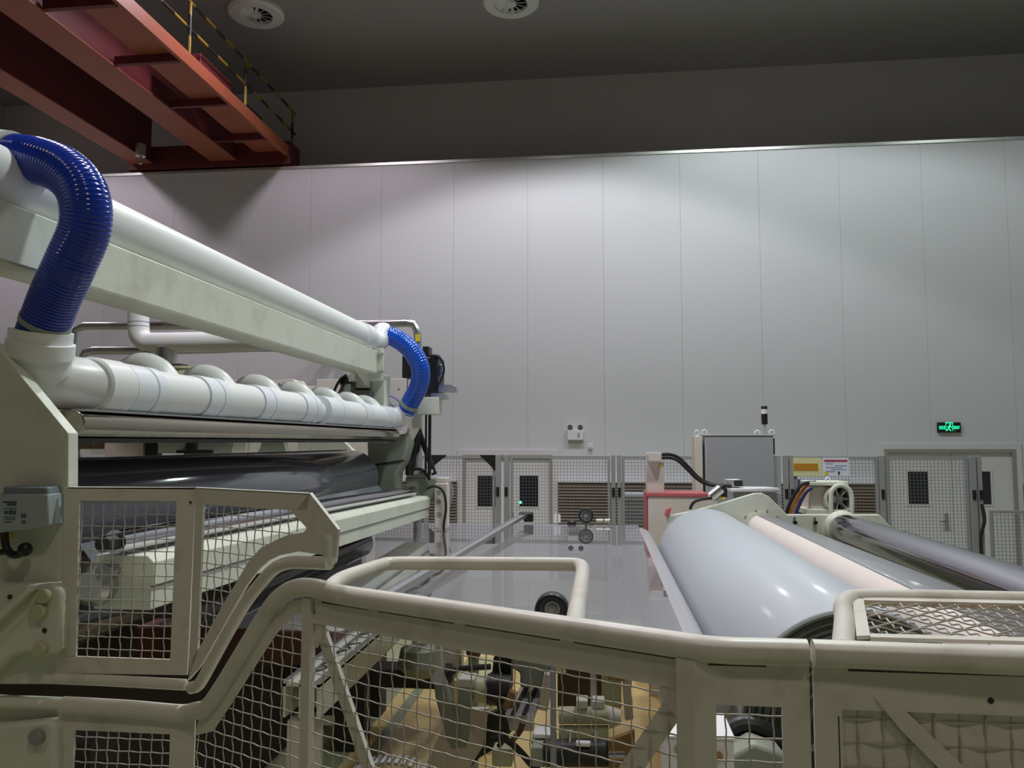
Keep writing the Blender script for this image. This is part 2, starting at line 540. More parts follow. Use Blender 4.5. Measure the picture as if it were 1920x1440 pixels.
def louvre(x0, x1, label):
    t = thing('louvre_grille', label, 'grille', ((x0 + x1) / 2, YW - 0.1, 0), 'brown wall louvres')
    obj('grille_frame', MB().box(x0, x1, YW - 0.06, YW - 0.02, 0, zt - 0.02), BROWN, t, smooth=False)
    m = MB()
    z = 0.1
    while z < zt - 0.06:
        m.prism([(x0, YW - 0.065, z + 0.04), (x0, YW - 0.10, z), (x0, YW - 0.10, z + 0.008), (x0, YW - 0.065, z + 0.048)], (x1 - x0, 0, 0))
        z += 0.052
    obj('slats', m, BROWN, t, smooth=False, kind='stuff')
    obj('ledge_cap', MB().box(x0, x1, YW - 0.12, YW - 0.01, zt - 0.02, zt + 0.02), DOORM, t, smooth=False)


louvre(-7.5, dA0 - 0.10, 'brown louvred wall grille beside the machine column and double door')
louvre(dA1 + 0.10, dB0 - 0.10, 'long brown louvred wall grille between the two double doors')
louvre(dB1 + 0.10, XR - 0.05, 'brown louvred wall grille past the door under the exit sign')

# ---------------------------------------------------------------- crane
GZ = 7.75
cr = thing('overhead_crane', 'orange red overhead travelling crane running to the wall ledge', 'crane', (-7, YW, GZ))


def girder(name, x0, x1, z0, h, y0, y1):
    m = MB().box(x0, x1, y0, y1, z0, z0 + 0.03).box(x0, x1, y0, y1, z0 + h - 0.03, z0 + h)
    m.box(x0 + 0.05, x0 + 0.08, y0, y1, z0 + 0.03, z0 + h - 0.03).box(x1 - 0.08, x1 - 0.05, y0, y1, z0 + 0.03, z0 + h - 0.03)
    return m


YE = 13.95
c1a, c1b = atZ(0, 160, GZ).x, atZ(0, 127, GZ).x
c2a, c2b = atZ(0, 17, GZ).x, atZ(57, 0, GZ).x
cwa, cwb = atZ(112, 0, GZ).x, atZ(210, 0, GZ).x
g1 = obj('girder', girder('', c1a, c1b, GZ, 1.0, YB + 0.2, YE), CRANE_SHADE, cr, smooth=False)
g2_ = obj('girder', girder('', c2a, c2b, GZ, 1.0, YB + 0.2, YE), CRANE_SHADE, cr, smooth=False)
obj('flange_plate', MB().box(c1a, c1b, YB + 0.2, YE, GZ - 0.02, GZ), CRANE, g1, smooth=False)
obj('flange_plate', MB().box(c2a, c2b, YB + 0.2, YE, GZ - 0.02, GZ), CRANE, g2_, smooth=False)
wk = obj('walkway', MB().box(cwa, cwb - 0.03, YB + 0.2, YE, GZ + 0.12, GZ + 0.16).box(cwb - 0.03, cwb + 0.03, YB + 0.2, YE + 0.3, GZ + 0.02, GZ + 0.22), CRANE, cr, smooth=False)
for k in range(11):
    y = YE - 0.9 - k * 1.45
    obj('bracket', MB().box(c2b, cwb - 0.03, y, y + 0.07, GZ + 0.0, GZ + 0.12), CRANE_SHADE, wk, smooth=False)
obj('end_truck', MB().box(c1a - 0.1, cwb + 0.06, YE + 0.01, YE + 0.5, ZL + 0.051, GZ + 0.32), CRANE_SHADE, cr, smooth=False, bevel=0.01)
obj('crane_rail', MB().box(XL, XR, YE + 0.2, YE + 0.3, ZL + 0.01, ZL + 0.05), DARKF, smooth=False,
    label='dark crane rail lying along the wall ledge', cat='rail')
hx = c1b + 0.15
hk = MB().cyl((hx, 13.3, GZ + 0.1), (hx, 13.3, GZ - 0.12), 0.09, seg=14).cyl((hx, 13.3, GZ - 0.12), (hx, 13.3, GZ - 0.26), 0.03, seg=10)
obj('pendant', hk, CAP, cr)
XRr = cwb
for y in (14.2, 12.2, 10.4, 8.7, 7.0):
    obj('railing_post', MB().cyl((XRr, y, GZ + 0.2), (XRr, y, GZ + 1.0), 0.024, seg=8), STRIPE, cr)
for zz in (0.6, 1.0):
    obj('railing_rail', MB().tube(crom([(XRr, 6.0, GZ + zz), (XRr, 10, GZ + zz), (XRr, 14.0, GZ + zz), (XRr, 14.18, GZ + zz - 0.06), (XRr, 14.2, GZ + zz - 0.25)], 5), 0.022, 8), STRIPE, cr)
obj('drive_box', MB().box(cwb - 0.7, cwb - 0.15, 11.0, 12.0, GZ + 0.16, GZ + 0.55), CRANE_SHADE, cr, bevel=0.01)
obj('drive_box', MB().box(cwb - 0.7, cwb - 0.15, 12.5, 13.2, GZ + 0.16, GZ + 0.45), DARKF, cr, bevel=0.01)

# ---------------------------------------------------------------- ceiling diffusers


def diffuser(px, py, label):
    c = atZ(px, py, ZC)
    t = thing('ceiling_diffuser', label, 'air vent', c, 'round ceiling diffusers')
    obj('rim', MB().lathe((c.x, c.y, ZC), (c.x, c.y, ZC - 0.08), [(0, 0.47), (0.6, 0.47), (1, 0.43), (1, 0.28), (0.3, 0.27)], 36, False), WHITEM, t)
    obj('throat', MB().cyl((c.x, c.y, ZC - 0.012), (c.x, c.y, ZC - 0.002), 0.28, seg=28), BLACK, t)
    for k in range(12):
        a = 2 * math.pi * k / 12
        p = V((c.x + 0.08 * math.cos(a), c.y + 0.08 * math.sin(a), ZC - 0.05)); q = V((c.x + 0.27 * math.cos(a), c.y + 0.27 * math.sin(a), ZC - 0.05))
        obj('vane', MB().obox(p, q, 0.07, 0.006, (math.sin(a) * 0.6, -math.cos(a) * 0.6, 0.8)), WHITEM, t, smooth=False)
    obj('hub', MB().cyl((c.x, c.y, ZC - 0.075), (c.x, c.y, ZC - 0.03), 0.09, seg=18), WHITEM, t)


diffuser(480, 22, 'round white swirl diffuser on the ceiling beside the crane walkway')
diffuser(958, 1, 'round white swirl diffuser cut by the top of the picture')

# ================================================================== FENCE
YF = 11.0
ZF = atY(1000, 855, YF).z


def fence_post(px, label, wd=0.07):
    xx = atY(px, 900, YF).x
    t = thing('fence_post', label, 'post', (xx, YF, 0), 'grey fence posts')
    obj('post', MB().box(xx - wd / 2, xx + wd / 2, YF - 0.035, YF + 0.035, 0.012, ZF + 0.015), FENCEG, t, smooth=False, bevel=0.004)
    obj('base_plate', MB().box(xx - wd / 2, xx + wd / 2, YF - 0.07, YF + 0.07, 0, 0.012), FENCEG, t, smooth=False)
    for z in (ZF - 0.55, ZF - 1.5):
        obj('latch', MB().box(xx - 0.02, xx + 0.02, YF - 0.055, YF - 0.035, z, z + 0.12), BLACK, t, smooth=False)


def fence_panel(p0, p1, label, gussets=(), zt=None, Y=None):
    zt = zt or ZF; Y = Y or YF
    X0 = atY(p0, 900, Y).x; X1 = atY(p1, 900, Y).x
    t = thing('mesh_fence', label, 'fence', ((X0 + X1) / 2, Y, 0.1), 'wire mesh fence panels')
    fw = 0.035
    fr = MB().box(X0, X0 + fw, Y - 0.015, Y + 0.015, 0.1, zt).box(X1 - fw, X1, Y - 0.015, Y + 0.015, 0.1, zt)
    fr.box(X0 + fw, X1 - fw, Y - 0.015, Y + 0.015, zt - fw, zt).box(X0 + fw, X1 - fw, Y - 0.015, Y + 0.015, 0.1, 0.1 + fw)
    obj('panel_frame', fr, FENCEG, t, smooth=False)
    m = wire_mesh([V((X0 + fw, Y, 0.9)), V((X1 - fw, Y, 0.9)), V((X1 - fw, Y, zt - fw)), V((X0 + fw, Y, zt - fw))], V((X0, Y, 0)), V((1, 0, 0)), V((0, 0, 1)), 0.044, 0.0028, 0, over=0.01)
    obj('wire_mesh', m, FENCEW, t, smooth=False, kind='stuff')
    for (a, b, c2) in gussets:
        obj('gusset', MB().prism([atY(*a, Y - 0.03), atY(*b, Y - 0.03), atY(*c2, Y - 0.03)], (0, 0.01, 0)), BLACK, t, smooth=False)
    return t


fence_panel(690, 928, 'grey mesh fence panel with black corner gussets beside the machine column',
            (((806, 853), (838, 853), (806, 880)), ((899, 853), (936, 853), (936, 890))))
fence_panel(957, 1144, 'grey mesh fence panel in front of the second door window')
fence_panel(1166, 1318, 'grey mesh fence panel behind the cream terminal box')
fence_panel(1489, 1646, 'grey mesh fence panel carrying the yellow and white notices')
fence_panel(1661, 1815, 'grey mesh fence panel in front of the door under the exit sign')
fence_post(800, 'grey fence post standing behind the black vertical rods', 0.06)
fence_post(934, 'grey fence post next to the larger black gusset')
fence_post(950, 'grey fence post hinging the panel beside the green light')
fence_post(1150, 'grey fence post just past the two small pulleys', 0.06)
fence_post(1161, 'grey fence post next to the panel behind the terminal box', 0.06)
fence_post(1473, 'grey fence post beside the tall grey cabinet', 0.06)
fence_post(1484, 'grey fence post beside the yellow notice board', 0.06)
fence_post(1653, 'grey fence post at the edge of the white door frame')
fence_post(1823, 'grey fence post in front of the door with black pane', 0.08)
fence_post(1836, 'grey fence post with dark cables hanging on it', 0.05)
fence_panel(1852, 1960, 'low mesh gate beyond the end of the tall fence', zt=atY(1880, 957, 10.4).z, Y=10.4)
obj('hanging_cable', MB().tube(crom([atY(1841, 945, YF - 0.1), atY(1846, 975, YF - 0.12), atY(1839, 1010, YF - 0.1), atY(1842, 1060, YF - 0.1)], 6), 0.022, 8), CABLE,
    label='dark cable bundle hanging down the last fence post', cat='cable')

# notices on the fence


def sign(name, label, rect, base, bands, Y):
    t = thing(name, label, 'sign', atY((rect[0] + rect[2]) / 2, rect[3], Y))
    obj('board', pbox(MB(), *rect, Y, 0.012), base, t, smooth=False)
    for (r, m) in bands:
        obj('print', pbox(MB(), *r, Y - 0.003, 0.003), m, t, smooth=False)


sign('notice_board', 'pale yellow notice board with an amber band on the fence', (1487, 858, 1541, 893), PALEYEL, (((1488, 869, 1534, 883), AMBER),), YF - 0.05)
nb = [((1545, 862, 1589, 866), NOTRED)]
for k, (a, b, m) in enumerate(((1548, 1562, NOTBLUE), (1566, 1588, NOTBLUE), (1548, 1580, NOTBLUE), (1558, 1588, NOTBLUE), (1549, 1566, NOTBLUE))):
    nb.append(((a, 868.5 + k * 3.6, b, 870 + k * 3.6), m))
nb += [((1546, 884, 1553, 891), YELLOW), ((1571, 884, 1575, 890), BLUED)]
sign('safety_notice', 'white printed safety notice with a red heading on the fence', (1542, 858, 1592, 893), NOTICE, nb, YF - 0.05)

# ---------------------------------------------------------------- wall fittings
c = atY(1078, 815, YW)
t = thing('emergency_light', 'white twin head emergency light on the far wall', 'lamp', (c.x, YW, c.z - 0.1))
obj('housing', pbox(MB(), 1064, 807, 1094, 825, YW - 0.09, 0.09), WHITEM, t, bevel=0.008)
obj('indicator', pbox(MB(), 1083, 812, 1087, 820, YW - 0.094, 0.004), CABGREY, t, smooth=False)
for px in (1069, 1088):
    q = atY(px, 802, YW - 0.06)
    hd = obj('lamp_head', MB().lathe(q + V((0, 0.05, 0)), q + V((0, -0.03, 0)), [(0, 0.02), (0.4, 0.05), (1, 0.055), (0.9, 0.045)], 16, False), WHITEM, t)
    obj('lens', MB().cyl(q + V((0, -0.018, 0)), q + V((0, -0.024, 0)), 0.046, seg=14), CHROME, hd)
    obj('bracket', MB().cyl(q + V((0, 0.02, 0)), q + V((0, 0.02, -0.06)), 0.012, seg=8), WHITEM, hd)
q = atY(1107, 836, YW)
t = thing('wall_socket', 'small white wall socket beneath the emergency light', 'socket', (q.x, YW, q.z - 0.05))
obj('plate', pbox(MB(), 1102, 831, 1112, 842, YW - 0.015, 0.015), WHITEM, t, bevel=0.003)
obj('plug', pbox(MB(), 1105, 838, 1109, 844, YW - 0.05, 0.035), CABGREY, t, bevel=0.003)

t = thing('exit_sign', 'glowing green running man exit sign above the wide door', 'sign', atY(1780, 811, YW))
obj('housing', pbox(MB(), 1758, 792, 1802, 811, YW - 0.04, 0.04), BLACK, t, bevel=0.003)


def eb(x0, y0, x1, y1):
    return pbox(MB(), x0, y0, x1, y1, YW - 0.045, 0.004)


m = MB()
for r in ((1773, 792, 1787, 793.4), (1773, 792, 1774.4, 808), (1785.6, 792, 1787, 808)):   # door outline
    pbox(m, *r, YW - 0.045, 0.004)
obj('door_symbol', m, EXITG, t, smooth=False)
m = MB()
q = atY(1781.5, 796, YW - 0.044)
m.cyl(q, q + V((0, -0.004, 0)), 0.014, seg=10)
for a, b in (((1780.5, 798), (1779, 803)), ((1779, 803), (1775.5, 807.5)), ((1779, 803), (1783, 808)), ((1780.5, 798.5), (1776.5, 801)), ((1780.5, 798.5), (1784.5, 801.5))):
    m.obox(atY(*a, YW - 0.046), atY(*b, YW - 0.046), 0.014, 0.004, (0, 1, 0))
obj('running_figure', m, EXITG, t, smooth=False)


def letters(seq, x, y, hgt, wd, gap, thk, Y, mt, parent, name='letter'):
    for ch in seq:
        m = MB()
        S = {'E': [(0, 0, 0, 1), (0, 0, 1, 0), (0, .5, .8, .5), (0, 1, 1, 1)], 'X': [(0, 0, 1, 1), (1, 0, 0, 1)], 'I': [(.5, 0, .5, 1)],
             'T': [(0, 0, 1, 0), (.5, 0, .5, 1)]}[ch]
        for (a, b, c2, d) in S:
            m.obox(atY(x + a * wd, y + b * hgt, Y), atY(x + c2 * wd, y + d * hgt, Y), thk, 0.004, (0, 1, 0))
        obj(name, m, mt, parent, smooth=False)
        x += wd + gap


letters('EXIT', 1788.6, 799, 5.2, 1.9, 0.9, 0.009, YW - 0.045, EXITG, t)
# the characters on the other half of the sign
for k, x0 in enumerate((1761, 1765, 1769)):
    m = MB()
    for a, b in (((0, 0), (3, 0)), ((1.5, -1), (1.5, 5)), ((0, 2.5), (3, 2.5)), ((0, 5), (3, 5))):
        m.obox(atY(x0 + a[0], 799.4 + a[1], YW - 0.045), atY(x0 + b[0], 799.4 + b[1], YW - 0.045), 0.008, 0.004, (0, 1, 0))
    obj('character', m, EXITG, t, smooth=False)
obj('charge_led', pbox(MB(), 1790.5, 808, 1792, 809.5, YW - 0.045, 0.004), YELLOW, t, smooth=False)

# green call light in front of the door window
q = atY(976, 942, YF - 0.004)
obj('indicator_light', MB().sphere(q, 0.018, 12, 6), GREENLED, label='tiny green indicator light by the second door window', cat='light')

# ================================================================== FAR CABINET AND UNITS
YC = 9.6
a = atY(1322, 818, YC); b = atY(1450, 818, YC)
t = thing('control_cabinet', 'tall grey steel control cabinet with lifting eyes behind the film rolls', 'cabinet', ((a.x + b.x) / 2, YC, 0))
obj('body', MB().box(a.x, b.x, YC, YC + 0.5, 0.0, a.z), CABGREY, t, bevel=0.012)
obj('top_cap', MB().box(a.x - 0.01, b.x + 0.01, YC - 0.01, YC + 0.51, a.z, a.z + 0.025), CABGREY, t, bevel=0.006)
obj('side_panel', pbox(MB(), 1303, 818, 1320, 1000, YC + 0.05, 0.4), PINKCREAM, t, bevel=0.006)
obj('side_panel', pbox(MB(), 1449, 854, 1468, 1010, YC + 0.05, 0.4), CABGREY, t, bevel=0.006)
obj('door_gap', pbox(MB(), 1451, 822, 1453, 852, YC + 0.02, 0.3), BLACK, t, smooth=False)
for px, py in ((1321, 811), (1307, 812), (1447, 811), (1420, 812)):
    q = atY(px, py, YC + 0.1)
    ring = [q + V((0.03 * math.cos(i * math.pi / 8), 0, 0.03 * math.sin(i * math.pi / 8))) for i in range(17)]
    obj('lifting_eye', MB().tube(ring, 0.008, 8).cyl(q + V((0, 0, -0.06)), q + V((0, 0, -0.028)), 0.012, seg=8), WHITEM, t)
t = thing('signal_tower', 'black signal light tower with a white segment on top of the grey cabinet', 'lamp', atY(1433, 816, YC + 0.15))
q0 = atY(1434, 814, YC + 0.15)


def zpx(py): return atY(1433, py, YC + 0.15).z


obj('pole', MB().cyl((q0.x, q0.y, zpx(816)), (q0.x, q0.y, zpx(795)), 0.011, seg=10), CABGREY, t)
obj('foot', MB().cyl((q0.x, q0.y, zpx(816)), (q0.x, q0.y, zpx(812)), 0.03, seg=14), CABGREY, t)
obj('lamp_segment', MB().lathe((q0.x, q0.y, zpx(796)), (q0.x, q0.y, zpx(776)), [(0, 0.03), (0.1, 0.037), (0.48, 0.037), (0.5, 0.034), (0.52, 0.037), (1, 0.037)], 18), BLACK, t)
obj('lamp_segment', MB().cyl((q0.x, q0.y, zpx(776)), (q0.x, q0.y, zpx(767)), 0.035, seg=18), WHITEM, t, label='white lens segment')
obj('cap', MB().lathe((q0.x, q0.y, zpx(767)), (q0.x, q0.y, zpx(761)), [(0, 0.037), (0.7, 0.037), (1, 0.03)], 18), BLACK, t)
t = thing('floor_unit', 'low blue grey louvred unit behind the fence near the red edged box', 'cabinet', atY(1190, 1000, YF + 0.6))
uq = atY(1190, 925, YF + 0.6)
ua = atY(1166, 925, YF + 0.6).x; ub = atY(1225, 925, YF + 0.6).x
obj('body', MB().box(ua, ub, YF + 0.6, YF + 1.0, 0, uq.z), CABGREY, t, bevel=0.01)
for k in range(9):
    z = uq.z - 0.05 - k * 0.05
    obj('slat', MB().box(ua + 0.02, ub - 0.02, YF + 0.575, YF + 0.6, z, z + 0.02), ALU, t, smooth=False)

# ================================================================== RIGHT SIDE: WINDING STATION, FAR SIDE PLATE
YP = 7.35
t = thing('winder_side_plate', 'cream winder side plate with humped top behind the film rolls', 'machine frame', atY(1430, 1150, YP))
pl = [(1250, 968), (1300, 958), (1345, 946), (1398, 930), (1416, 925), (1430, 925), (1442, 931), (1454, 943), (1476, 965), (1650, 965), (1690, 1010), (1690, 1240), (1250, 1240)]
sp = obj('plate', ppoly(MB(), pl, YP, 0.07), CREAM, t, bevel=0.008, smooth=False)
for px, py in ((1366, 979), (1489, 979), (1527, 979)):
    q = atY(px, py, YP)
    obj('knob', MB().lathe(q, q + V((0, -0.05, 0)), [(0, 0.012), (0.3, 0.018), (1, 0.016)], 12), BLACK, t)
    q2 = atY(px, py - 8, YP)
    obj('bolt', MB().cyl(q2, q2 + V((0, -0.02, 0)), 0.01, seg=8), STEEL, t)
for px, py in ((1398, 969), (1417, 958), (1438, 958), (1457, 969), (1387, 988), (1343, 960)):
    q = atY(px, py, YP)
    obj('bolt', MB().cyl(q, q + V((0, -0.014, 0)), 0.010, seg=8), FENCEG, t)
obj('red_corner', ppoly(MB(), [(1247, 968), (1250, 956), (1259, 952), (1256, 966)], YP - 0.02, 0.1), REDP, t, smooth=False)

YX = 7.75
t = thing('drive_housing', 'cream drive housing edged in red beside the film web end', 'machine frame', atY(1270, 1100, YX))
obj('body', MB().box(atY(1214, 931, YX).x, atY(1345, 931, YX).x, YX, YX + 0.5, 0, atY(1280, 931, YX).z), PINKCREAM, t, bevel=0.01)
obj('red_rim', pbox(MB(), 1213, 925, 1328, 931.5, YX - 0.01, 0.5), REDP, t, smooth=False)
obj('red_rim', pbox(MB(), 1211.5, 926, 1214, 1010, YX - 0.01, 0.5), REDP, t, smooth=False)
t = thing('terminal_box', 'small cream terminal box on a cream column with two black cables', 'electrical box', atY(1228, 925, YX + 0.1))
obj('column', pbox(MB(), 1212, 866, 1246, 925, YX + 0.1, 0.2), PINKCREAM, t, bevel=0.008)
hb = obj('box', pbox(MB(), 1214, 849, 1241, 867, YX + 0.02, 0.25), PINKCREAM, t, bevel=0.008)
obj('lid', pbox(MB(), 1216, 848, 1239, 865, YX + 0.005, 0.015), PINKCREAM, hb, bevel=0.004)
obj('warning_sticker', pbox(MB(), 1235, 869, 1241, 876, YX + 0.095, 0.004), YELLOW, t, smooth=False)
for dy, lab in ((0, 'upper black cable from the small terminal box'), (6, 'lower black cable from the small terminal box')):
    pts = [(1240, 852 + dy), (1256, 852 + dy), (1272, 858 + dy), (1290, 875 + dy), (1308, 894 + dy * .7), (1328, 906 + dy * .4), (1350, 910), (1372, 911)]
    obj('power_cable', MB().tube(crom([atY(x, y, YX + 0.1 - 0.02 * dy / 6) for x, y in pts], 6), 0.017, 10), CABLE, label=lab, cat='cable', group='black cables of the terminal box')
t = thing('sensor_unit', 'small black fronted sensor on a pale plate behind the hump', 'sensor', atY(1380, 920, YX + 0.1))
obj('sensor_body', pbox(MB(), 1362, 899, 1392, 912, YX + 0.12, 0.2), ALU, t, bevel=0.004)
obj('sensor_face', pbox(MB(), 1377, 901, 1393, 912, YX + 0.1, 0.02), BLACK, t, bevel=0.003)
a0 = atY(1372, 922, YX - 0.1); a1 = atY(1462, 919, YX - 0.1)
obj('plate', MB().prism([a0, a1, V((a1.x - 0.05, YX + 0.35, a0.z + 0.005)), V((a0.x - 0.05, YX + 0.35, a0.z + 0.005))], (0, 0, 0.02)), WHITEM, t, smooth=False)
obj('bracket', pbox(MB(), 1376, 923, 1466, 945, YX - 0.02, 0.05), CABGREY, t, bevel=0.004)
a0 = atY(1376, 945, YX); a1 = atY(1466, 945, YX)
obj('stand', MB().box(a0.x + 0.05, a1.x - 0.05, YX - 0.01, YX + 0.03, 0, a0.z), CABGREY, t, smooth=False)
t = thing('valve_fitting', 'small silver valve fitting with yellow tags on the hump slope', 'valve', atY(1348, 936, YP + 0.05))
obj('valve_body', MB().cyl(atY(1333, 932, YP + 0.1), atY(1352, 916, YP + 0.1), 0.055, 0.05, seg=14), STEEL, t)
obj('valve_cap', MB().cyl(atY(1350, 918, YP + 0.1), atY(1359, 912, YP + 0.1), 0.04, seg=12), BLACK, t)
obj('solenoid', pbox(MB(), 1352, 918, 1364, 933, YP + 0.08, 0.06), BLACK, t, bevel=0.003)
obj('yellow_tag', pbox(MB(), 1354, 911, 1357, 920, YP + 0.07, 0.01), YELLOW, t, smooth=False)
obj('yellow_tag', pbox(MB(), 1352, 932, 1360, 936, YP + 0.07, 0.01), YELLOW, t, smooth=False)
obj('air_hose', MB().tube(crom([atY(x, y, YP + 0.09) for x, y in ((1335, 934), (1318, 936), (1304, 940), (1297, 947), (1294, 955))], 6), 0.014, 8), CABLE, t)

# fan motor
t = thing('fan_motor', 'cream blower motor with round fan guard on the winder plate', 'motor', atY(1560, 965, YX))
obj('base', pbox(MB(), 1512, 955, 1598, 966, YX, 0.35), CREAM, t, bevel=0.005)
obj('motor_body', pbox(MB(), 1516, 911, 1556, 958, YX + 0.08, 0.35), PINKCREAM, t, bevel=0.02)
q = atY(1573, 936, YX)
rr = 0.128
obj('fan_shroud', MB().lathe(q + V((0, 0.25, 0)), q + V((0, -0.02, 0)), [(0, rr), (1, rr), (1, rr - 0.016), (0.2, rr - 0.018)], 28, False), CREAM, t)
obj('fan_back', MB().cyl(q + V((0, 0.20, 0)), q + V((0, 0.22, 0)), rr - 0.01, seg=24), BLACK, t)
obj('fan_hub', MB().cyl(q + V((0, 0.02, 0)), q + V((0, 0.1, 0)), 0.045, seg=18), FENCEG, t)
for k in range(7):
    an = 2 * math.pi * k / 7
    d = V((math.cos(an), 0, math.sin(an)))
    obj('fan_blade', MB().obox(q + V((0, 0.07, 0)) + d * 0.04, q + V((0, 0.07, 0)) + d * 0.105, 0.035, 0.006, V((-d.z * .5, 0.8, d.x * .5))), FENCEG, t, smooth=False)
    obj('guard_spoke', MB().cyl(q + d * 0.04, q + d * 0.115, 0.004, seg=6), WHITEM, t)
obj('top_plate', pbox(MB(), 1518, 903, 1592, 911, YX - 0.01, 0.36), CREAM, t, bevel=0.008)
e = atY(1552, 899, YX + 0.12)
obj('eye_bolt', MB().tube([e + V((0.02 * math.cos(i * math.pi / 8), 0, 0.02 * math.sin(i * math.pi / 8))) for i in range(17)], 0.008, 8), WHITEM, t)
obj('arch_handle', MB().tube(crom([atY(x, y, YX - 0.06) for x, y in ((1558, 965), (1558, 935), (1560, 920), (1570, 911), (1582, 911), (1593, 920), (1597, 935), (1597, 965))], 6), 0.022, 10), CREAM, t)
for k, (mt, pts, lab) in enumerate(((ORANGEM, [(1528, 906), (1512, 911), (1498, 930), (1484, 958), (1478, 975)], 'orange cable bending down from the blower motor'),
                                    (CABLE, [(1530, 904), (1505, 908), (1488, 930), (1477, 955), (1472, 975)], 'black cable running beside the orange motor cable'),
                                    (BLUED, [(1522, 914), (1510, 925), (1498, 948), (1488, 975)], 'dark blue cable under the orange motor cable'))):
    obj('motor_cable', MB().tube(crom([atY(x, y, YX + 0.04 - 0.03 * k) for x, y in pts], 6), 0.017, 8), mt, label=lab, cat='cable')
obj('blue_case', MB().box(atY(1504, 900, 8.25).x, atY(1570, 900, 8.25).x, 8.25, 8.45, 0, atY(1540, 900, 8.25).z), BLUED, smooth=False, bevel=0.01, label='dark blue case standing behind the blower motor', cat='case')

# ---------------------------------------------------------------- the finished film roll
RX, RZ, RR = 0.90, 1.385, 0.42
Y0R, Y1R = 3.0, 7.22
t = thing('film_roll', 'large pale grey wound film roll with glossy surface', 'film roll', (RX, Y0R, RZ - RR))
prof = [(0, RR - 0.008), (0.002, RR), (0.998, RR), (1, RR - 0.008)]
obj('wound_film', MB().lathe((RX, Y0R, RZ), (RX, Y1R, RZ), prof, 96, True), ROLLM, t, ang=50)
k = 0
r = RR - 0.012
while r > 0.14:
    obj('film_layer', MB().lathe((RX, Y0R + 0.004, RZ), (RX, Y0R - 0.010 - 0.004 * math.sin(k * 2.1), RZ), [(0, r), (1, r), (1, r - 0.010), (0, r - 0.010)], 64, False), (ROLLEDGE if k % 2 == 0 else ROLLEND), t)
    r -= 0.0125 + 0.003 * math.sin(k * 1.7); k += 1
obj('core', MB().lathe((RX, Y0R - 0.06, RZ), (RX, Y0R + 0.05, RZ), [(0, 0.085), (0, 0.13), (1, 0.13)], 36, False), DKBROWN, t)
obj('chuck', MB().cyl((RX, Y0R - 0.10, RZ), (RX, Y0R + 0.02, RZ), 0.08, seg=28), STEEL, t)

# contact roller beside the roll
CX, CZ, CR = 0.33, 1.466, 0.13
t = thing('contact_roller', 'slim pale contact roller lying along the big film roll', 'roller', (CX, Y0R, CZ - CR))
obj('roller_body', MB().cyl((CX, Y0R + 0.05, CZ), (CX, 7.55, CZ), CR, seg=56), CONTACT, t)
obj('journal', MB().cyl((CX, 7.55, CZ), (CX, 7.74, CZ), 0.045, seg=18), CREAM, t)
obj('end_cap', MB().cyl((CX, Y0R, CZ), (CX, Y0R + 0.05, CZ), 0.05, seg=18), CREAM, t)

# core tube with flange and trailing grey film
q = atY(1425, 991, YP)
t = thing('core_tube', 'pale pinkish empty winding core held by the side plate', 'tube', (q.x, 3, q.z - 0.12))
obj('tube_wall', MB().cyl((q.x, 2.55, q.z), (q.x, YP - 0.02, q.z), 0.122, seg=56), COREM, t, ang=50)
obj('flange', MB().cyl((q.x, YP - 0.03, q.z), (q.x, YP, q.z), 0.15, seg=40), CREAM, t)
prof = []
for i in range(7):
    an = R(104 - i * 5)
    prof.append((0.126 * math.cos(an), 0.126 * math.sin(an)))
m = MB()
fa = [V((q.x + a, YP - 0.06, q.z + b)) for a, b in prof] + [V((q.x + 0.10, YP - 0.06, q.z + 0.118))]
ne = [V((q.x + a, 2.55, q.z + b)) for a, b in prof] + [V((q.x + 0.24, 2.55, q.z + 0.118))]
n = len(fa)
m.add(fa + ne, [(i, i + 1, n + i + 1, n + i) for i in range(n - 1)])
fw_ = obj('film_wrap', m, GREYFILM, t, label='grey film lying over the tube')
sm = fw_.modifiers.new('thickness', 'SOLIDIFY'); sm.thickness = 0.004
q = atY(1579, 990, YP)
t = thing('chrome_roller', 'shiny chrome roller beyond the empty core', 'roller', (q.x, 3, q.z - 0.13))
obj('roller_body', MB().cyl((q.x, 2.55, q.z), (q.x, YP - 0.06, q.z), 0.130, seg=72), CHROME, t, ang=50)
obj('bearing_collar', MB().lathe((q.x, YP - 0.07, q.z), (q.x, YP, q.z), [(0, 0.128), (0.3, 0.148), (1, 0.155)], 40), CREAM, t)
# dark web passing under the chrome roller
obj('lower_roller', MB().cyl((q.x - 0.02, 2.6, q.z - 0.30), (q.x - 0.02, YP, q.z - 0.30), 0.13, seg=40), DKBROWN, label='dark brown roller hidden under the chrome roller', cat='roller')

# ================================================================== FILM WEB
ZWB = CZ + CR + 0.004
YW0, YW1 = 3.3, 7.75
prof = [(-1.95, ZWB), (-1.2, ZWB), (-0.2, ZWB), (CX, ZWB)]
m = MB()
n = len(prof)
m.add([V((x, YW0, z)) for x, z in prof] + [V((x, YW1, z)) for x, z in prof], [(i, i + 1, n + i + 1, n + i) for i in range(n - 1)])
obj('film_web', m, FILM, label='wide clear glossy film web stretched towards the winder', cat='film')

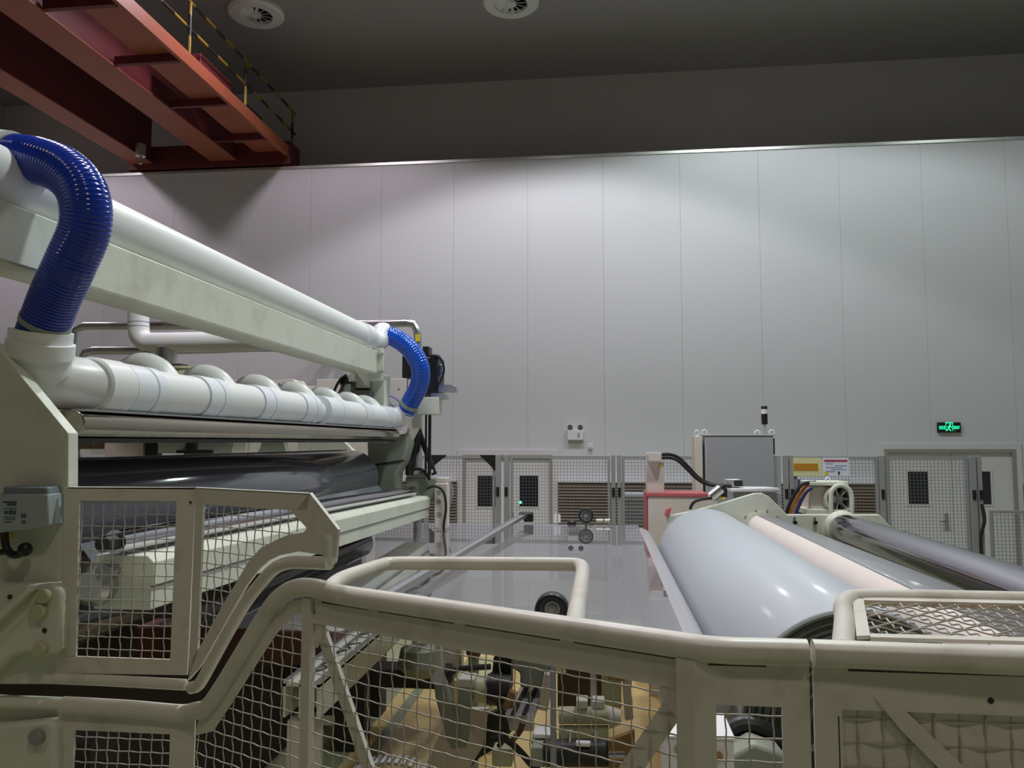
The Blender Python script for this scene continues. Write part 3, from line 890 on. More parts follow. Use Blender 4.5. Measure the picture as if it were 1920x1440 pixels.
# slim aluminium bar above the web, with a black end
pA = atZ(985, 966, ZWB + 0.07); pB = atZ(735, 1105, ZWB + 0.05)
pA = atY(983, 967, 7.7); pB = atZ(700, 1135, ZWB + 0.03)
t = thing('guide_bar', 'slim aluminium guide bar with a black end just above the web', 'bar', pB)
up = V((0, 0, 1))
obj('bar', MB().obox(pB, pA, 0.055, 0.02, up), ALU, t, bevel=0.003)
dd = (pA - pB).normalized(); sd = dd.cross(up)
for s in (-1, 1):
    obj('side_lip', MB().obox(pB + sd * 0.03 * s + up * 0.008, pA + sd * 0.03 * s + up * 0.008, 0.008, 0.03, up), STEEL, t, smooth=False)
obj('end_stop', pbox(MB(), 972, 961, 999, 967.5, 7.72, 0.12), BLACK, t, bevel=0.015)
obj('end_block', pbox(MB(), 982, 967, 999, 979, 7.74, 0.1), BLACK, t, bevel=0.005)


def pulley(c, r, label, y):
    t = thing('pulley_wheel', label, 'wheel', (c.x, c.y, c.z - r), 'edge pulleys of the web')
    obj('tyre', MB().lathe(c + V((0, -0.025, 0)), c + V((0, 0.04, 0)), [(0, r - 0.014), (0, r - 0.004), (0.15, r), (0.85, r), (1, r - 0.004), (1, r - 0.014)], 36, False), BLACK, t)
    obj('cup', MB().lathe(c + V((0, -0.02, 0)), c + V((0, 0.03, 0)), [(0, r - 0.014), (0.5, r - 0.020), (0.75, 0.03), (0.75, 0.0)], 36, False), STEEL, t)
    obj('hub', MB().cyl(c + V((0, -0.012, 0)), c + V((0, 0.03, 0)), 0.02, seg=18), FENCEG, t)
    obj('stem', MB().cyl((c.x, c.y + 0.055, 0), (c.x, c.y + 0.055, c.z), 0.012, seg=10).cyl(c + V((0, 0.02, 0)), c + V((0, 0.06, 0)), 0.01, seg=8), FENCEG, t)
    obj('hub_cap', MB().cyl(c + V((0, -0.02, 0)), c + V((0, -0.014, 0)), 0.012, seg=14), STEEL, t)


pulley(atY(1098.5, 967, 7.6), 0.071, 'small pulley wheel at the far edge of the web', 7.05)
c = atY(1035, 1144, 3.12)
pulley(c, 0.067, 'black tyred pulley wheel at the near edge of the web', 3.1)
t = thing('roller_stub', 'pair of short cream roller ends on the far web edge', 'roller', atY(1132, 978, 7.8))
obj('stub', MB().cyl(atY(1118, 976, 7.8), atY(1131, 976, 7.8), 0.018, seg=12), CREAM, t)
obj('stub', MB().cyl(atY(1133, 976, 7.8), atY(1144, 976, 7.8), 0.018, seg=12), CREAM, t)
obj('axle', MB().cyl(atY(1118, 976, 7.8), atY(1146, 976, 7.8), 0.008, seg=8), BLACK, t)
t = thing('white_clip', 'little white plastic clip standing at the far web edge', 'clip', atY(1045, 980, 7.72))
obj('clip_leaf', ppoly(MB(), [(1039, 980), (1039, 965), (1042, 961), (1044, 965), (1044, 980)], 7.72, 0.02), WHITEM, t, smooth=False)
obj('clip_leaf', ppoly(MB(), [(1046, 980), (1046, 966), (1048, 962), (1051, 967), (1051, 980)], 7.72, 0.02), WHITEM, t, smooth=False)
obj('rubber_buffer', MB().sphere(atY(1072, 980, 7.8), 0.045, 16, 8, sz=0.6), BLACK, label='small black rubber buffer beside the far pulley', cat='buffer')

# ================================================================== LEFT MACHINE
# --- upper box beam and extraction pipe
BX = -1.93
t = thing('cross_beam', 'long cream box beam crossing over the machine', 'beam', (BX - 0.1, 4, 3.0))
zb0, zb1 = 2.985, 3.185
obj('beam_body', MB().box(BX - 0.2, BX, 1.6, 6.62, zb0, zb1), CREAM, t, bevel=0.008)
obj('end_plate', MB().box(BX - 0.24, BX + 0.05, 6.62, 6.66, zb0 - 0.06, zb1 + 0.02), CREAM, t, bevel=0.004)
for dx in (0.015, 0.042):
    for z in (zb0 + 0.02, zb1 - 0.03):
        obj('bolt', MB().cyl((BX + dx, 6.62, z), (BX + dx, 6.60, z), 0.011, seg=8), STEEL, t)
obj('gusset', MB().prism([(BX - 0.1, 6.3, zb0), (BX - 0.1, 6.62, zb0), (BX - 0.1, 6.62, zb0 - 0.1)], (0.02, 0, 0)), CREAM, t, smooth=False)
PX, PZ, PR = -2.03, 3.295, 0.103
t = thing('extraction_pipe', 'long white extraction pipe lying on the cream beam', 'pipe', (PX, 4, PZ - PR))
obj('pipe_run', MB().cyl((PX, 1.6, PZ), (PX, 6.45, PZ), PR, seg=40), PVC, t, ang=50)
obj('coupling', MB().lathe((PX, 6.38, PZ), (PX, 6.75, PZ), [(0, PR), (0.02, PR + 0.012), (0.3, PR + 0.014), (0.5, PR + 0.016), (0.7, PR + 0.004), (1, PR - 0.006)], 40), PVC, t)
# bend that hands the pipe to the far hose
hz = V((PX, 6.7, PZ))
bend = [V((PX, 6.62, PZ)), V((PX, 6.74, PZ)), atY(705, 623, 6.82), atY(720, 625, 6.84)]
bend = crom([V((PX, 6.55, PZ)), V((PX + 0.005, 6.70, PZ)), V((PX + 0.05, 6.80, PZ - 0.0)), atY(716, 625, 6.86), atY(722, 626, 6.88)], 6)
obj('outlet_bend', MB().tube(bend, PR - 0.008, 28), PVC, t)
# near end: elbow at the picture edge, feeding the big blue hose
near_pts = [V((PX, 2.55, PZ)), V((PX + 0.02, 2.5, PZ + 0.0)), atY(-10, 296, 2.5), atY(22, 298, 2.48)]
obj('inlet_bend', MB().tube(crom([atY(-70, 330, 2.6), atY(-40, 300, 2.52), atY(-12, 296, 2.5), atY(22, 299, 2.48)], 8), 0.098, 32), PVC, t)


def hose(name, label, pts, r, ridge, mt, clamps=True):
    line = crom(pts, 40)
    # resample evenly
    L = [0]
    for i in range(1, len(line)): L.append(L[-1] + (line[i] - line[i - 1]).length)
    step = ridge / 4
    N = int(L[-1] / step)
    ev = []; j = 0
    for i in range(N + 1):
        s = L[-1] * i / N
        while j < len(L) - 2 and L[j + 1] < s: j += 1
        f = (s - L[j]) / max(1e-9, L[j + 1] - L[j])
        ev.append(line[j].lerp(line[j + 1], f))
    t = thing(name, label, 'hose', pts[-1], 'blue suction hoses')
    prof = (0.0, 0.9, 1.0, 0.9)
    obj('corrugated_wall', MB().tube(ev, r, 40, True, rf=lambda i: r - ridge * 0.22 + ridge * 0.26 * prof[i % 4]), mt, t, ang=80)
    if clamps:
        for a, b in ((ev[4], ev[9]), (ev[-18], ev[-12])):
            obj('hose_clamp', MB().cyl(a, b, r + 0.003, seg=36), GREENGREY, t)
    return ev


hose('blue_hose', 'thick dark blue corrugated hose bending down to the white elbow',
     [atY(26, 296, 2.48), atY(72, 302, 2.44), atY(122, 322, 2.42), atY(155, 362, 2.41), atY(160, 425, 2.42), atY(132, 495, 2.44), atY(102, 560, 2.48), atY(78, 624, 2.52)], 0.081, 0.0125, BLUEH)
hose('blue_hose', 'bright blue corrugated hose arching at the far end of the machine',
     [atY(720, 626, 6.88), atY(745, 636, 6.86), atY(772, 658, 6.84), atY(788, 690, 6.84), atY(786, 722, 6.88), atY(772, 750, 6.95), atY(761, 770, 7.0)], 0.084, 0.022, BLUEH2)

# --- suction manifold of white pvc
MX, MZ, MR = -1.87, 2.605, 0.093
t = thing('suction_manifold', 'white jointed suction manifold pipe above the polished hood', 'pipe', (MX, 4.5, MZ - MR))
ysegs = [2.85, 3.06, 3.42, 3.62, 4.01, 4.21, 4.61, 4.86, 5.03, 5.43, 5.83, 6.06, 6.44, 6.76]
elb = crom([atY(80, 622, 2.52), atY(78, 650, 2.53), V((MX - 0.02, 2.55, MZ + 0.03)), V((MX, 2.66, MZ)), V((MX, 2.9, MZ))], 8)
obj('elbow', MB().tube([atY(78, 620, 2.52), atY(76, 640, 2.525), atY(75, 665, 2.53), atY(74, 690, 2.55), atY(80, 712, 2.6), V((MX, 2.72, MZ)), V((MX, 2.86, MZ))], 0.1, 36), PVC, t, ang=50)
obj('elbow_socket', MB().lathe((MX, 2.68, MZ), (MX, 2.84, MZ), [(0, 0.098), (0.05, 0.106), (0.95, 0.106), (1, 0.09)], 36), PVC, t)
obj('elbow_socket', MB().lathe(atY(77, 640, 2.52), atY(74, 672, 2.53), [(0, 0.098), (0.05, 0.108), (0.9, 0.108), (1, 0.101)], 36), PVC, t)
for y0, y1 in zip(ysegs[:-1], ysegs[1:]):
    i = ysegs.index(y0)
    if abs(y0 - 4.86) < 0.01:    # the narrower reducer gap
        obj('reducer', MB().cyl((MX - 0.01, y0, MZ - 0.01), (MX - 0.01, y1, MZ - 0.01), MR - 0.022, seg=36), PVC, t)
        continue
    if i % 2 == 0:
        obj('coupling', MB().lathe((MX, y0, MZ), (MX, y1, MZ), [(0, MR - 0.004), (0.0, MR + 0.008), (0.62, MR + 0.008), (0.63, MR + 0.002), (0.68, MR + 0.002), (0.69, MR + 0.008), (1, MR + 0.008), (1, MR - 0.004)], 40), PVCG, t)
    else:
        obj('pipe_section', MB().cyl((MX, y0, MZ), (MX, y1, MZ), MR, seg=40), PVC, t)
for y in (3.24, 3.78, 4.36, 4.92, 5.47, 6.02, 6.45):
    obj('branch_elbow', MB().tube(crom([(MX, y, MZ), (MX - 0.08, y + 0.02, MZ + 0.09), (MX - 0.17, y + 0.03, MZ + 0.11), (MX - 0.26, y + 0.04, MZ + 0.03), (MX - 0.28, y + 0.04, MZ - 0.12)], 6), 0.075, 24), PVC, t, ang=50)
obj('end_bend', MB().tube(crom([V((MX, 6.75, MZ)), V((MX, 6.88, MZ)), V((MX + 0.02, 6.97, MZ + 0.02)), atY(750, 783, 7.02), atY(762, 767, 7.0)], 7), MR - 0.003, 28), PVC, t, ang=50)

# --- polished hood
t = thing('polished_hood', 'long polished stainless hood under the white manifold', 'hood', (-1.9, 4.8, 2.38))
hp = [(-2.30, 2.51), (-1.83, 2.51), (-1.80, 2.495), (-1.79, 2.47), (-1.793, 2.44), (-1.815, 2.418), (-1.855, 2.412), (-2.30, 2.412)]
obj('hood_body', MB().prism([(x, 2.56, z) for x, z in hp], (0, 4.31, 0)), HOODM, t, bevel=0.004)
obj('hood_lip', MB().box(-1.85, -1.785, 2.57, 6.9, 2.506, 2.514), STEEL, t, smooth=False)
obj('lower_edge', MB().box(-1.92, -1.825, 2.57, 6.87, 2.395, 2.412), DARKF, t, smooth=False)

# --- big dark roller below the hood
DX, DZ, DR = -2.12, 2.09, 0.235
t = thing('dark_film_roller', 'large dark glossy roller under the polished hood', 'roller', (DX, 4.8, DZ - DR))
obj('roller_body', MB().lathe((DX, 2.6, DZ), (DX, 6.55, DZ), [(0, DR - 0.01), (0.003, DR), (0.997, DR), (1, DR - 0.01)], 80), DARKROLL, t, ang=50)
obj('roller_end', MB().lathe((DX, 6.55, DZ), (DX, 6.75, DZ), [(0, DR - 0.02), (0.3, DR - 0.03), (1, DR - 0.08)], 64), DKBROWN, t)
obj('shaft', MB().cyl((DX, 6.75, DZ), (DX, 7.1, DZ), 0.09, seg=24), STEEL, t)
obj('film_drop', MB().prism([(DX + DR * 0.97, 2.7, DZ - 0.06), (DX + DR * 0.97 + 0.004, 2.7, DZ - 0.06), (-1.815, 2.7, 1.94), (-1.82, 2.7, 1.94)], (0, 3.85, 0)), GREYROLL, t, smooth=False)
obj('film_drop', MB().prism([(DX - DR, 2.7, DZ + DR - 0.02), (DX - 0.03, 2.7, DZ + DR + 0.004), (DX - 0.03, 2.7, DZ + DR + 0.008), (DX - DR, 2.7, DZ + DR - 0.016)], (0, 3.8, 0)), GREYFILM, t, smooth=False)


def tilt(o_, y0=7.1, y1=2.6, dz=0.095):
    for ob in o_:
        for v in ob.data.vertices:
            wy = v.co.y + WL[ob].y
            v.co.z += dz * (y0 - wy) / (y0 - y1)


t = thing('guide_roller', 'slim steel guide roller in front of the dark roller', 'roller', (-1.66, 4.8, 1.9))
tilt([obj('roller_body', MB().cyl((-1.70, 2.62, 1.955), (-1.70, 7.0, 1.955), 0.042, seg=28), CHROME, t),
      obj('journal', MB().cyl((-1.70, 2.55, 1.955), (-1.70, 2.62, 1.955), 0.028, seg=16), BLACK, t)])
t = thing('lower_dark_roller', 'dark lower roller seen through the square guard mesh', 'roller', (-2.1, 4.8, 1.5))
obj('roller_body', MB().cyl((-2.16, 2.65, 1.70), (-2.16, 6.9, 1.70), 0.13, seg=40), DARKROLL, t)
obj('journal', MB().cyl((-2.16, 6.9, 1.70), (-2.16, 7.05, 1.70), 0.06, seg=18), STEEL, t)

# --- cream beam with end block
t = thing('cream_roller_beam', 'long cream beam sloping away beside the steel guide roller', 'beam', (-1.66, 4.9, 1.7))
tilt([obj('beam_body', MB().prism([(-1.80, 2.66, 1.905), (-1.60, 2.66, 1.905), (-1.575, 2.66, 1.88), (-1.575, 2.66, 1.80), (-1.585, 2.66, 1.795), (-1.585, 2.66, 1.715), (-1.80, 2.66, 1.715)], (0, 4.5, 0)), CREAM, t, bevel=0.004),
      obj('groove', MB().box(-1.584, -1.577, 2.66, 7.14, 1.795, 1.799), DARKF, t, smooth=False)])
eb_ = obj('end_plate', pbox(MB(), 815, 907, 838, 990, 7.12, 0.12), PINKCREAM, t, bevel=0.004)
for py in (923, 941, 964):
    q = atY(823, py, 7.12)
    obj('round_hole', MB().cyl(q + V((0, -0.004, 0)), q + V((0, 0.01, 0)), 0.022, seg=14), FENCEG, eb_)
q = atY(165, 1100, 2.6)
obj('near_cap', MB().lathe(q + V((0, 0.06, 0)), q, [(0, 0.075), (0.7, 0.072), (1, 0.05)], 32), STEEL, t)
q = atY(192, 1074, 2.6)
obj('near_bearing', MB().cyl(q, q + V((0, 0.06, 0)), 0.03, seg=18), FENCEG, t)

# --- dark frames and red brown beam deep below
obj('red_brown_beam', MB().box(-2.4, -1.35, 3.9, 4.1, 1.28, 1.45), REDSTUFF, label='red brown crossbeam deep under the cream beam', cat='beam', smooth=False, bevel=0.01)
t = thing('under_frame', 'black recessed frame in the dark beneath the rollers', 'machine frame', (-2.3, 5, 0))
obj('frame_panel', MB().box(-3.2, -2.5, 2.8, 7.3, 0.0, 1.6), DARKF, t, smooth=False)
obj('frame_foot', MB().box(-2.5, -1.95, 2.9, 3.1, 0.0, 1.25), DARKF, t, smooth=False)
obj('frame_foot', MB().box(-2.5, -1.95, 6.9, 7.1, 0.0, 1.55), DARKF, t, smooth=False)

# --- far column carrying the beam
YK = 6.75
t = thing('beam_column', 'cream column with bolted plates under the far end of the beam', 'machine frame', atY(690, 800, YK))
obj('head_plate', ppoly(MB(), [(650, 702), (716, 702), (712, 712), (650, 716)], YK - 0.08, 0.2), CREAM, t, bevel=0.004)
obj('column_web', pbox(MB(), 655, 708, 694, 812, YK, 0.1), GREENGREY, t, bevel=0.004)
obj('column_face', pbox(MB(), 692, 703, 719, 830, YK + 0.05, 0.2), CREAM, t, bevel=0.004)
hg = obj('hinge_plate', pbox(MB(), 668, 714, 692, 727, YK - 0.03, 0.03), CREAM, t, bevel=0.003)
obj('hinge_pin', MB().cyl(atY(667, 730, YK - 0.02), atY(694, 730, YK - 0.02), 0.009, seg=8), BLACK, hg)
for px, py in ((667, 742), (693, 740), (702, 736), (702, 742), (662, 727)):
    q = atY(px, py, YK - 0.0)
    obj('bolt', MB().cyl(q, q + V((0, -0.03, 0)), 0.012, seg=8), STEEL, t)
obj('actuator', MB().cyl(atY(649, 720, YK - 0.04), atY(650, 800, YK - 0.04), 0.05, seg=18), ALU, t)
obj('actuator_cap', MB().cyl(atY(648, 708, YK - 0.04), atY(649, 721, YK - 0.04), 0.055, seg=18), BLACK, t)
for k, (pts, lab) in enumerate((([(650, 703), (638, 712), (628, 730), (621, 755), (619, 775)], 'black cable looping down in front of the beam column'),
                                ([(653, 712), (644, 722), (634, 740), (627, 758), (624, 778)], 'second thinner black cable beside the beam column'))):
    obj('column_cable', MB().tube(crom([atY(x, y, YK - 0.1 - 0.03 * k) for x, y in pts], 6), 0.012 - 0.003 * k, 8), CABLE, label=lab, cat='cable', group='black cables at the beam column')

# --- far machine stand with inclined plate
t = thing('far_machine_stand', 'green grey cast stand holding the far roller ends', 'machine frame', atY(735, 930, 7.05))
obj('casting', ppoly(MB(), [(688, 826), (763, 812), (766, 830), (756, 868), (744, 886), (740, 935), (690, 935)], 7.0, 0.25), GREENGREY, t, bevel=0.02)
obj('inclined_plate', ppoly(MB(), [(786, 745), (787, 800), (750, 872), (742, 880), (757, 830), (764, 800)], 7.15, 0.04), PINKCREAM, t, smooth=False)
obj('seam', ppoly(MB(), [(689, 872), (757, 862), (757, 865), (689, 876)], 6.995, 0.02), DARKF, t, smooth=False)
obj('bracket_arm', pbox(MB(), 783, 745, 822, 777, 7.1, 0.2), CREAM, t, bevel=0.006)
obj('back_plate', pbox(MB(), 720, 710, 762, 760, 7.25, 0.05), PINKCREAM, t, bevel=0.004)
for px, py in ((748, 730), (778, 779)):
    q = atY(px, py, 7.1)
    obj('bolt', MB().cyl(q, q + V((0, -0.03, 0)), 0.01, seg=8), FENCEG, t)
t = thing('servo_motor', 'black servo motor mounted behind the bright blue hose', 'motor', atY(790, 745, 7.2))
obj('motor_body', pbox(MB(), 774, 669, 821, 742, 7.2, 0.3), BLACK, t, bevel=0.015)
obj('motor_head', pbox(MB(), 792, 649, 804, 672, 7.22, 0.15), BLACK, t, bevel=0.008)
obj('motor_flange', pbox(MB(), 754, 667, 780, 708, 7.25, 0.2), BLACK, t, bevel=0.006)
obj('connector', pbox(MB(), 805, 664, 822, 674, 7.2, 0.12), BLACK, t, bevel=0.01)
obj('encoder', pbox(MB(), 822, 683, 829, 705, 7.25, 0.1), STEEL, t, bevel=0.006)
obj('motor_lead', MB().tube(crom([atY(x, y, 7.2) for x, y in ((818, 667), (826, 672), (832, 688), (830, 706), (822, 722))], 6), 0.011, 8), CABLE, t)
t = thing('slide_rail', 'grey steel slide rail jutting out beside the servo motor', 'rail', atY(840, 745, 7.2))
obj('upper_rail', ppoly(MB(), [(822, 722), (846, 721), (855, 726), (855, 735), (822, 735)], 7.2, 0.12), GALV, t, smooth=False)
obj('lower_rail', ppoly(MB(), [(808, 737), (830, 737), (837, 741), (837, 748), (808, 748)], 7.12, 0.12), GALV, t, smooth=False)
for px, lab in ((799, 'thinner black vertical rod below the motor bracket'), (806, 'thicker black vertical rod below the motor bracket')):
    q = atY(px, 775, 7.2); q2 = atY(px + 1, 892, 7.2)
    obj('vertical_rod', MB().cyl(q, (q.x, q.y, q2.z), 0.010 if px == 799 else 0.015, seg=10), BLACK, label=lab, cat='rod', group='rods below the motor bracket')
hs = (([(782, 800), (772, 820), (768, 850), (766, 890)], 0.032, 'thick black hose hanging beside the inclined plate'),
      ([(783, 800), (780, 825), (776, 850), (772, 890)], 0.028, 'black hose hanging just behind the thick one'),
      ([(783, 802), (785, 830), (779, 850), (758, 856)], 0.022, 'black hose curling back under the inclined plate'),
      ([(783, 800), (795, 835), (806, 865), (815, 890)], 0.026, 'black hose slanting away from the inclined plate tip'))
for k, (pts, r, lab) in enumerate(hs):
    obj('black_hose', MB().tube(crom([atY(x, y, 7.24 + 0.03 * k) for x, y in pts], 7), r, 10), CABLE, label=lab, cat='hose', group='black hoses at the far stand')
t = thing('valve_block', 'green grey valve block on the far end of the machine', 'valve', atY(795, 930, 7.3))
obj('block', pbox(MB(), 760, 896, 818, 940, 7.25, 0.15), GREENGREY, t, bevel=0.01)
obj('block_end', pbox(MB(), 817, 896, 838, 940, 7.25, 0.16), PINKCREAM, t, bevel=0.006)
obj('manifold', MB().cyl(atY(764, 890, 7.3), atY(806, 890, 7.3), 0.05, seg=16), GREENGREY, t)
obj('fitting', pbox(MB(), 776, 879, 786, 886, 7.28, 0.05), WHITEM, t, bevel=0.003)
obj('fitting', pbox(MB(), 797, 881, 811, 887, 7.28, 0.05), WHITEM, t, bevel=0.003)
obj('jumper_hose', MB().tube(crom([atY(x, y, 7.22) for x, y in ((777, 880), (790, 880), (800, 890), (806, 900))], 6), 0.014, 8), CABLE, t)
obj('loop_hose', MB().tube(crom([atY(x, y, 7.08) for x, y in ((800, 917), (812, 912), (826, 916), (834, 930), (836, 955), (832, 985), (833, 1000))], 7), 0.012, 8), CABLE,
    label='thin black hose looping past the pierced end plate', cat='hose')
obj('loop_hose', MB().tube(crom([atY(x, y, 7.35) for x, y in ((836, 899), (845, 908), (848, 925), (843, 945), (838, 960))], 7), 0.014, 8), FENCEG,
    label='grey hose loop hanging behind the pierced end plate', cat='hose')
t = thing('air_line', 'pale blue air tubes behind the bright blue hose end', 'hose', atY(735, 770, 7.2))
obj('tube', MB().tube(crom([atY(x, y, 7.2) for x, y in ((722, 742), (735, 743), (748, 752), (756, 764))], 6), 0.009, 8), PALEBLUE, t)
obj('tube', MB().tube(crom([atY(x, y, 7.2) for x, y in ((720, 754), (732, 756), (742, 768))], 6), 0.009, 8), PALEBLUE, t)

# --- equipment standing behind the machine
YG = 8.4
t = thing('rear_stand', 'pale cream rear machine stand showing between manifold and beam', 'machine frame', atY(560, 900, YG))
for pix in ([(404, 714), (463, 711), (478, 724), (478, 1250), (404, 1250)], [(512, 713), (550, 711), (562, 726), (562, 1250), (512, 1250)],
            [(594, 711), (690, 711), (690, 1250), (594, 1250)]):
    obj('frame_plate', ppoly(MB(), pix, YG, 0.3), PINKCREAM, t, bevel=0.004)
obj('tie_bar', pbox(MB(), 476, 742, 514, 752, YG - 0.25, 0.5), PINKCREAM, t, bevel=0.004)
obj('tie_bar', pbox(MB(), 560, 724, 596, 742, YG + 0.1, 0.1), PINKCREAM, t, bevel=0.006)
obj('tie_groove', pbox(MB(), 562, 732, 596, 735, YG + 0.095, 0.02), FENCEG, t, smooth=False)
for px in (524, 534):
    for py in (720, 726):
        q = atY(px, py, YG)
        obj('bolt', MB().cyl(q, q + V((0, -0.01, 0)), 0.008, seg=6), DARKF, t)
t = thing('rear_winder', 'rear winder frames glimpsed under the polished hood', 'machine frame', atY(400, 900, YG - 0.4))
for pix, mt in (([(196, 818), (268, 818), (268, 860), (196, 860)], PINKCREAM), ([(272, 822), (294, 822), (294, 860), (272, 860)], BLACK),
                ([(296, 820), (345, 820), (345, 850), (296, 850)], GREENGREY), ([(345, 820), (430, 820), (436, 860), (345, 860)], GREENGREY),
                ([(440, 822), (462, 822), (458, 860), (430, 860)], CREAM), ([(495, 824), (530, 824), (540, 860), (478, 860)], GREENGREY),
                ([(560, 824), (585, 824), (582, 860), (556, 860)], CREAM), ([(586, 824), (640, 824), (676, 860), (580, 860)], CREAM)):
    obj('frame_plate', ppoly(MB(), pix, YG - 0.4, 0.1), mt, t, smooth=False)
obj('black_fitting', pbox(MB(), 348, 828, 366, 850, YG - 0.45, 0.05), BLACK, t, bevel=0.005)
obj('black_fitting', pbox(MB(), 330, 843, 396, 850, YG - 0.46, 0.05), BLACK, t, bevel=0.003)
obj('green_led', MB().sphere(atY(171, 828, YG - 0.42), 0.012, 10, 6), GREENLED, t)
obj('rear_base', MB().box(atY(150, 860, 8.0).x, atY(676, 860, 8.0).x, 8.0, 8.1, 0, atY(400, 858, 8.0).z), DARKF, t, smooth=False)
obj('control_strip', pbox(MB(), 150, 826, 196, 842, YG - 0.4, 0.1), DKBROWN, t, smooth=False)
obj('strip_edge', pbox(MB(), 150, 842, 196, 852, YG - 0.4, 0.1), CREAM, t, smooth=False)

YD = 8.2
up_d = [V((atY(138, 690, YD).x, YD, 0.0)), atY(138, 690, YD), atY(140, 640, YD), atY(142, 618, YD), atY(158, 611, YD), atY(240, 611, YD), atY(500, 610, YD), atY(690, 608, YD), atY(762, 605, YD), atY(776, 608, YD), atY(783, 622, YD), atY(785, 690, YD), V((atY(785, 690, YD).x, YD, 0.0))]
t = thing('galvanised_duct', 'galvanised duct crossing behind the machine and bending down by the motor', 'pipe', up_d[5])
obj('duct_run', MB().tube(up_d, 0.045, 20), GALV, t, ang=50)
obj('yellow_label', pbox(MB(), 779, 627, 787, 640, YD - 0.055, 0.01), YELLOW, t, smooth=False)
lo_d = [V((atY(150, 700, YD - 0.15).x, YD - 0.15, 0)), atY(150, 700, YD - 0.15), atY(152, 676, YD - 0.15), atY(160, 660, YD - 0.15), atY(180, 657, YD - 0.15), atY(300, 657, YD - 0.15), atY(720, 646, YD - 0.15)]
obj('lower_duct', MB().tube(lo_d, 0.047, 20), GALV, label='second galvanised duct lower down behind the white manifold', cat='pipe', ang=50)
t = thing('white_drop_pipe', 'white drop pipe with an elbow turning behind the cream beam', 'pipe', atY(260, 660, 7.6))
ct = atY(260, 520, 7.6)
el = crom([V((ct.x, YW - 0.01, ct.z)), V((ct.x, 10.0, ct.z)), V((ct.x, 7.9, ct.z)), V((ct.x, 7.68, ct.z - 0.04)), atY(260, 550, 7.6), atY(260, 612, 7.6), atY(263, 630, 7.6), atY(275, 641, 7.6), atY(295, 642, 7.6), atY(420, 640, 7.6), atY(640, 632, 7.6)], 5)
obj('pipe_run', MB().tube(el, 0.103, 28), PVC, t, ang=50)
for y in (604, 612):
    obj('joint_ring', MB().cyl(atY(260, y, 7.6), atY(260, y + 1.2, 7.6), 0.106, seg=28), CABGREY, t)
t = thing('pneumatic_fitting', 'small brass and steel pneumatic fittings hanging under the drop pipe', 'valve', atY(310, 700, 7.6))
obj('steel_nipple', MB().lathe(atY(276, 655, 7.6), atY(276, 697, 7.6), [(0, 0.045), (0.5, 0.045), (0.52, 0.025), (1, 0.025)], 14), STEEL, t)
obj('steel_body', MB().cyl(atY(312, 652, 7.6), atY(312, 686, 7.6), 0.10, seg=18), STEEL, t)
obj('flange_plate', pbox(MB(), 294, 682, 338, 688, 7.52, 0.16), DKBROWN, t, smooth=False)
obj('cylinder', MB().lathe(atY(340, 688, 7.6), atY(340, 716, 7.6), [(0, 0.125), (0.15, 0.125), (0.2, 0.11), (1, 0.11)], 22), OLIVE, t)
obj('clevis', pbox(MB(), 296, 688, 318, 712, 7.55, 0.1), BLACK, t, bevel=0.004)
t = thing('blue_wrap', 'blue film bundle lying among the rear machine stands', 'bundle', atY(492, 740, 8.2))
obj('bundle_body', MB().sphere(atY(492, 732, 8.25), 0.09, 18, 9, sx=1.1, sz=0.55), BLUEH2, t)
obj('bundle_tail', MB().sphere(atY(506, 737, 8.2), 0.06, 14, 8, sz=0.7), BLACK, t)

# ================================================================== NEAR SIDE FRAME (picture edge)
GA = atZ(1340, 1219, 1.99); GB = atZ(605, 1110, 1.99)
u2 = (V((GA.x, GA.y, 0)) - V((GB.x, GB.y, 0))).normalized()      # along the oblique guard
n2 = V((u2.y, -u2.x, 0))                                       # towards the camera
if n2.y > 0: n2 = -n2
n1 = V((0, -1, 0)); UP = V((0, 0, 1)); u1 = V((1, 0, 0))


def g2(px, py, off=0.0): return atP(px, py, GA + n2 * off, n2)


GC = g2(352, 1330)
Y1 = GC.y
Y3 = GA.y


def g1(px, py, off=0.0): return atY(px, py, Y1 - off)
def g3(px, py, off=0.0): return atY(px, py, Y3 - off)


def strip(mb, pix, g, th, n, off=0.0):
    return mb.prism([g(x, y, off) for x, y in pix], -n * th)


YS = Y1 + 0.02
t = thing('side_frame', 'cream machine side frame plate with sloped top at the picture edge', 'machine frame', atY(60, 1280, YS))
obj('plate', ppoly(MB(), [(-140, 520), (0, 657), (128, 812), (128, 905), (118, 1283), (-140, 1283)], YS, 0.05), CREAM, t, bevel=0.003, smooth=False)
# bearing block
cb = obj('bearing_block', ppoly(MB(), [(-40, 1097), (96, 1095), (110, 1100), (116, 1112), (112, 1218), (104, 1228), (70, 1232), (52, 1224), (20, 1232), (-40, 1290)], YS - 0.055, 0.06), CREAM, t, bevel=0.012)
obj('web_rib', MB().obox(atY(-60, 1215, YS - 0.075), atY(62, 1102, YS - 0.075), 0.02, 0.04, (0, 1, 0)), CREAM, cb, bevel=0.006)
for px, py, r in ((86, 1116, 0.024), (76, 1146, 0.027), (80, 1215, 0.022)):
    q = atY(px, py, YS - 0.055)
    obj('bolt_head', MB().lathe(q, q + V((0, -0.022, 0)), [(0, r), (0.8, r), (1, r * 0.85)], 22), OLIVE, cb)
for px, py in ((19, 1119), (84, 1182)):
    q = atY(px, py, YS - 0.055)
    obj('small_hole', MB().cyl(q + V((0, -0.003, 0)), q, 0.008, seg=10), DARKF, cb)
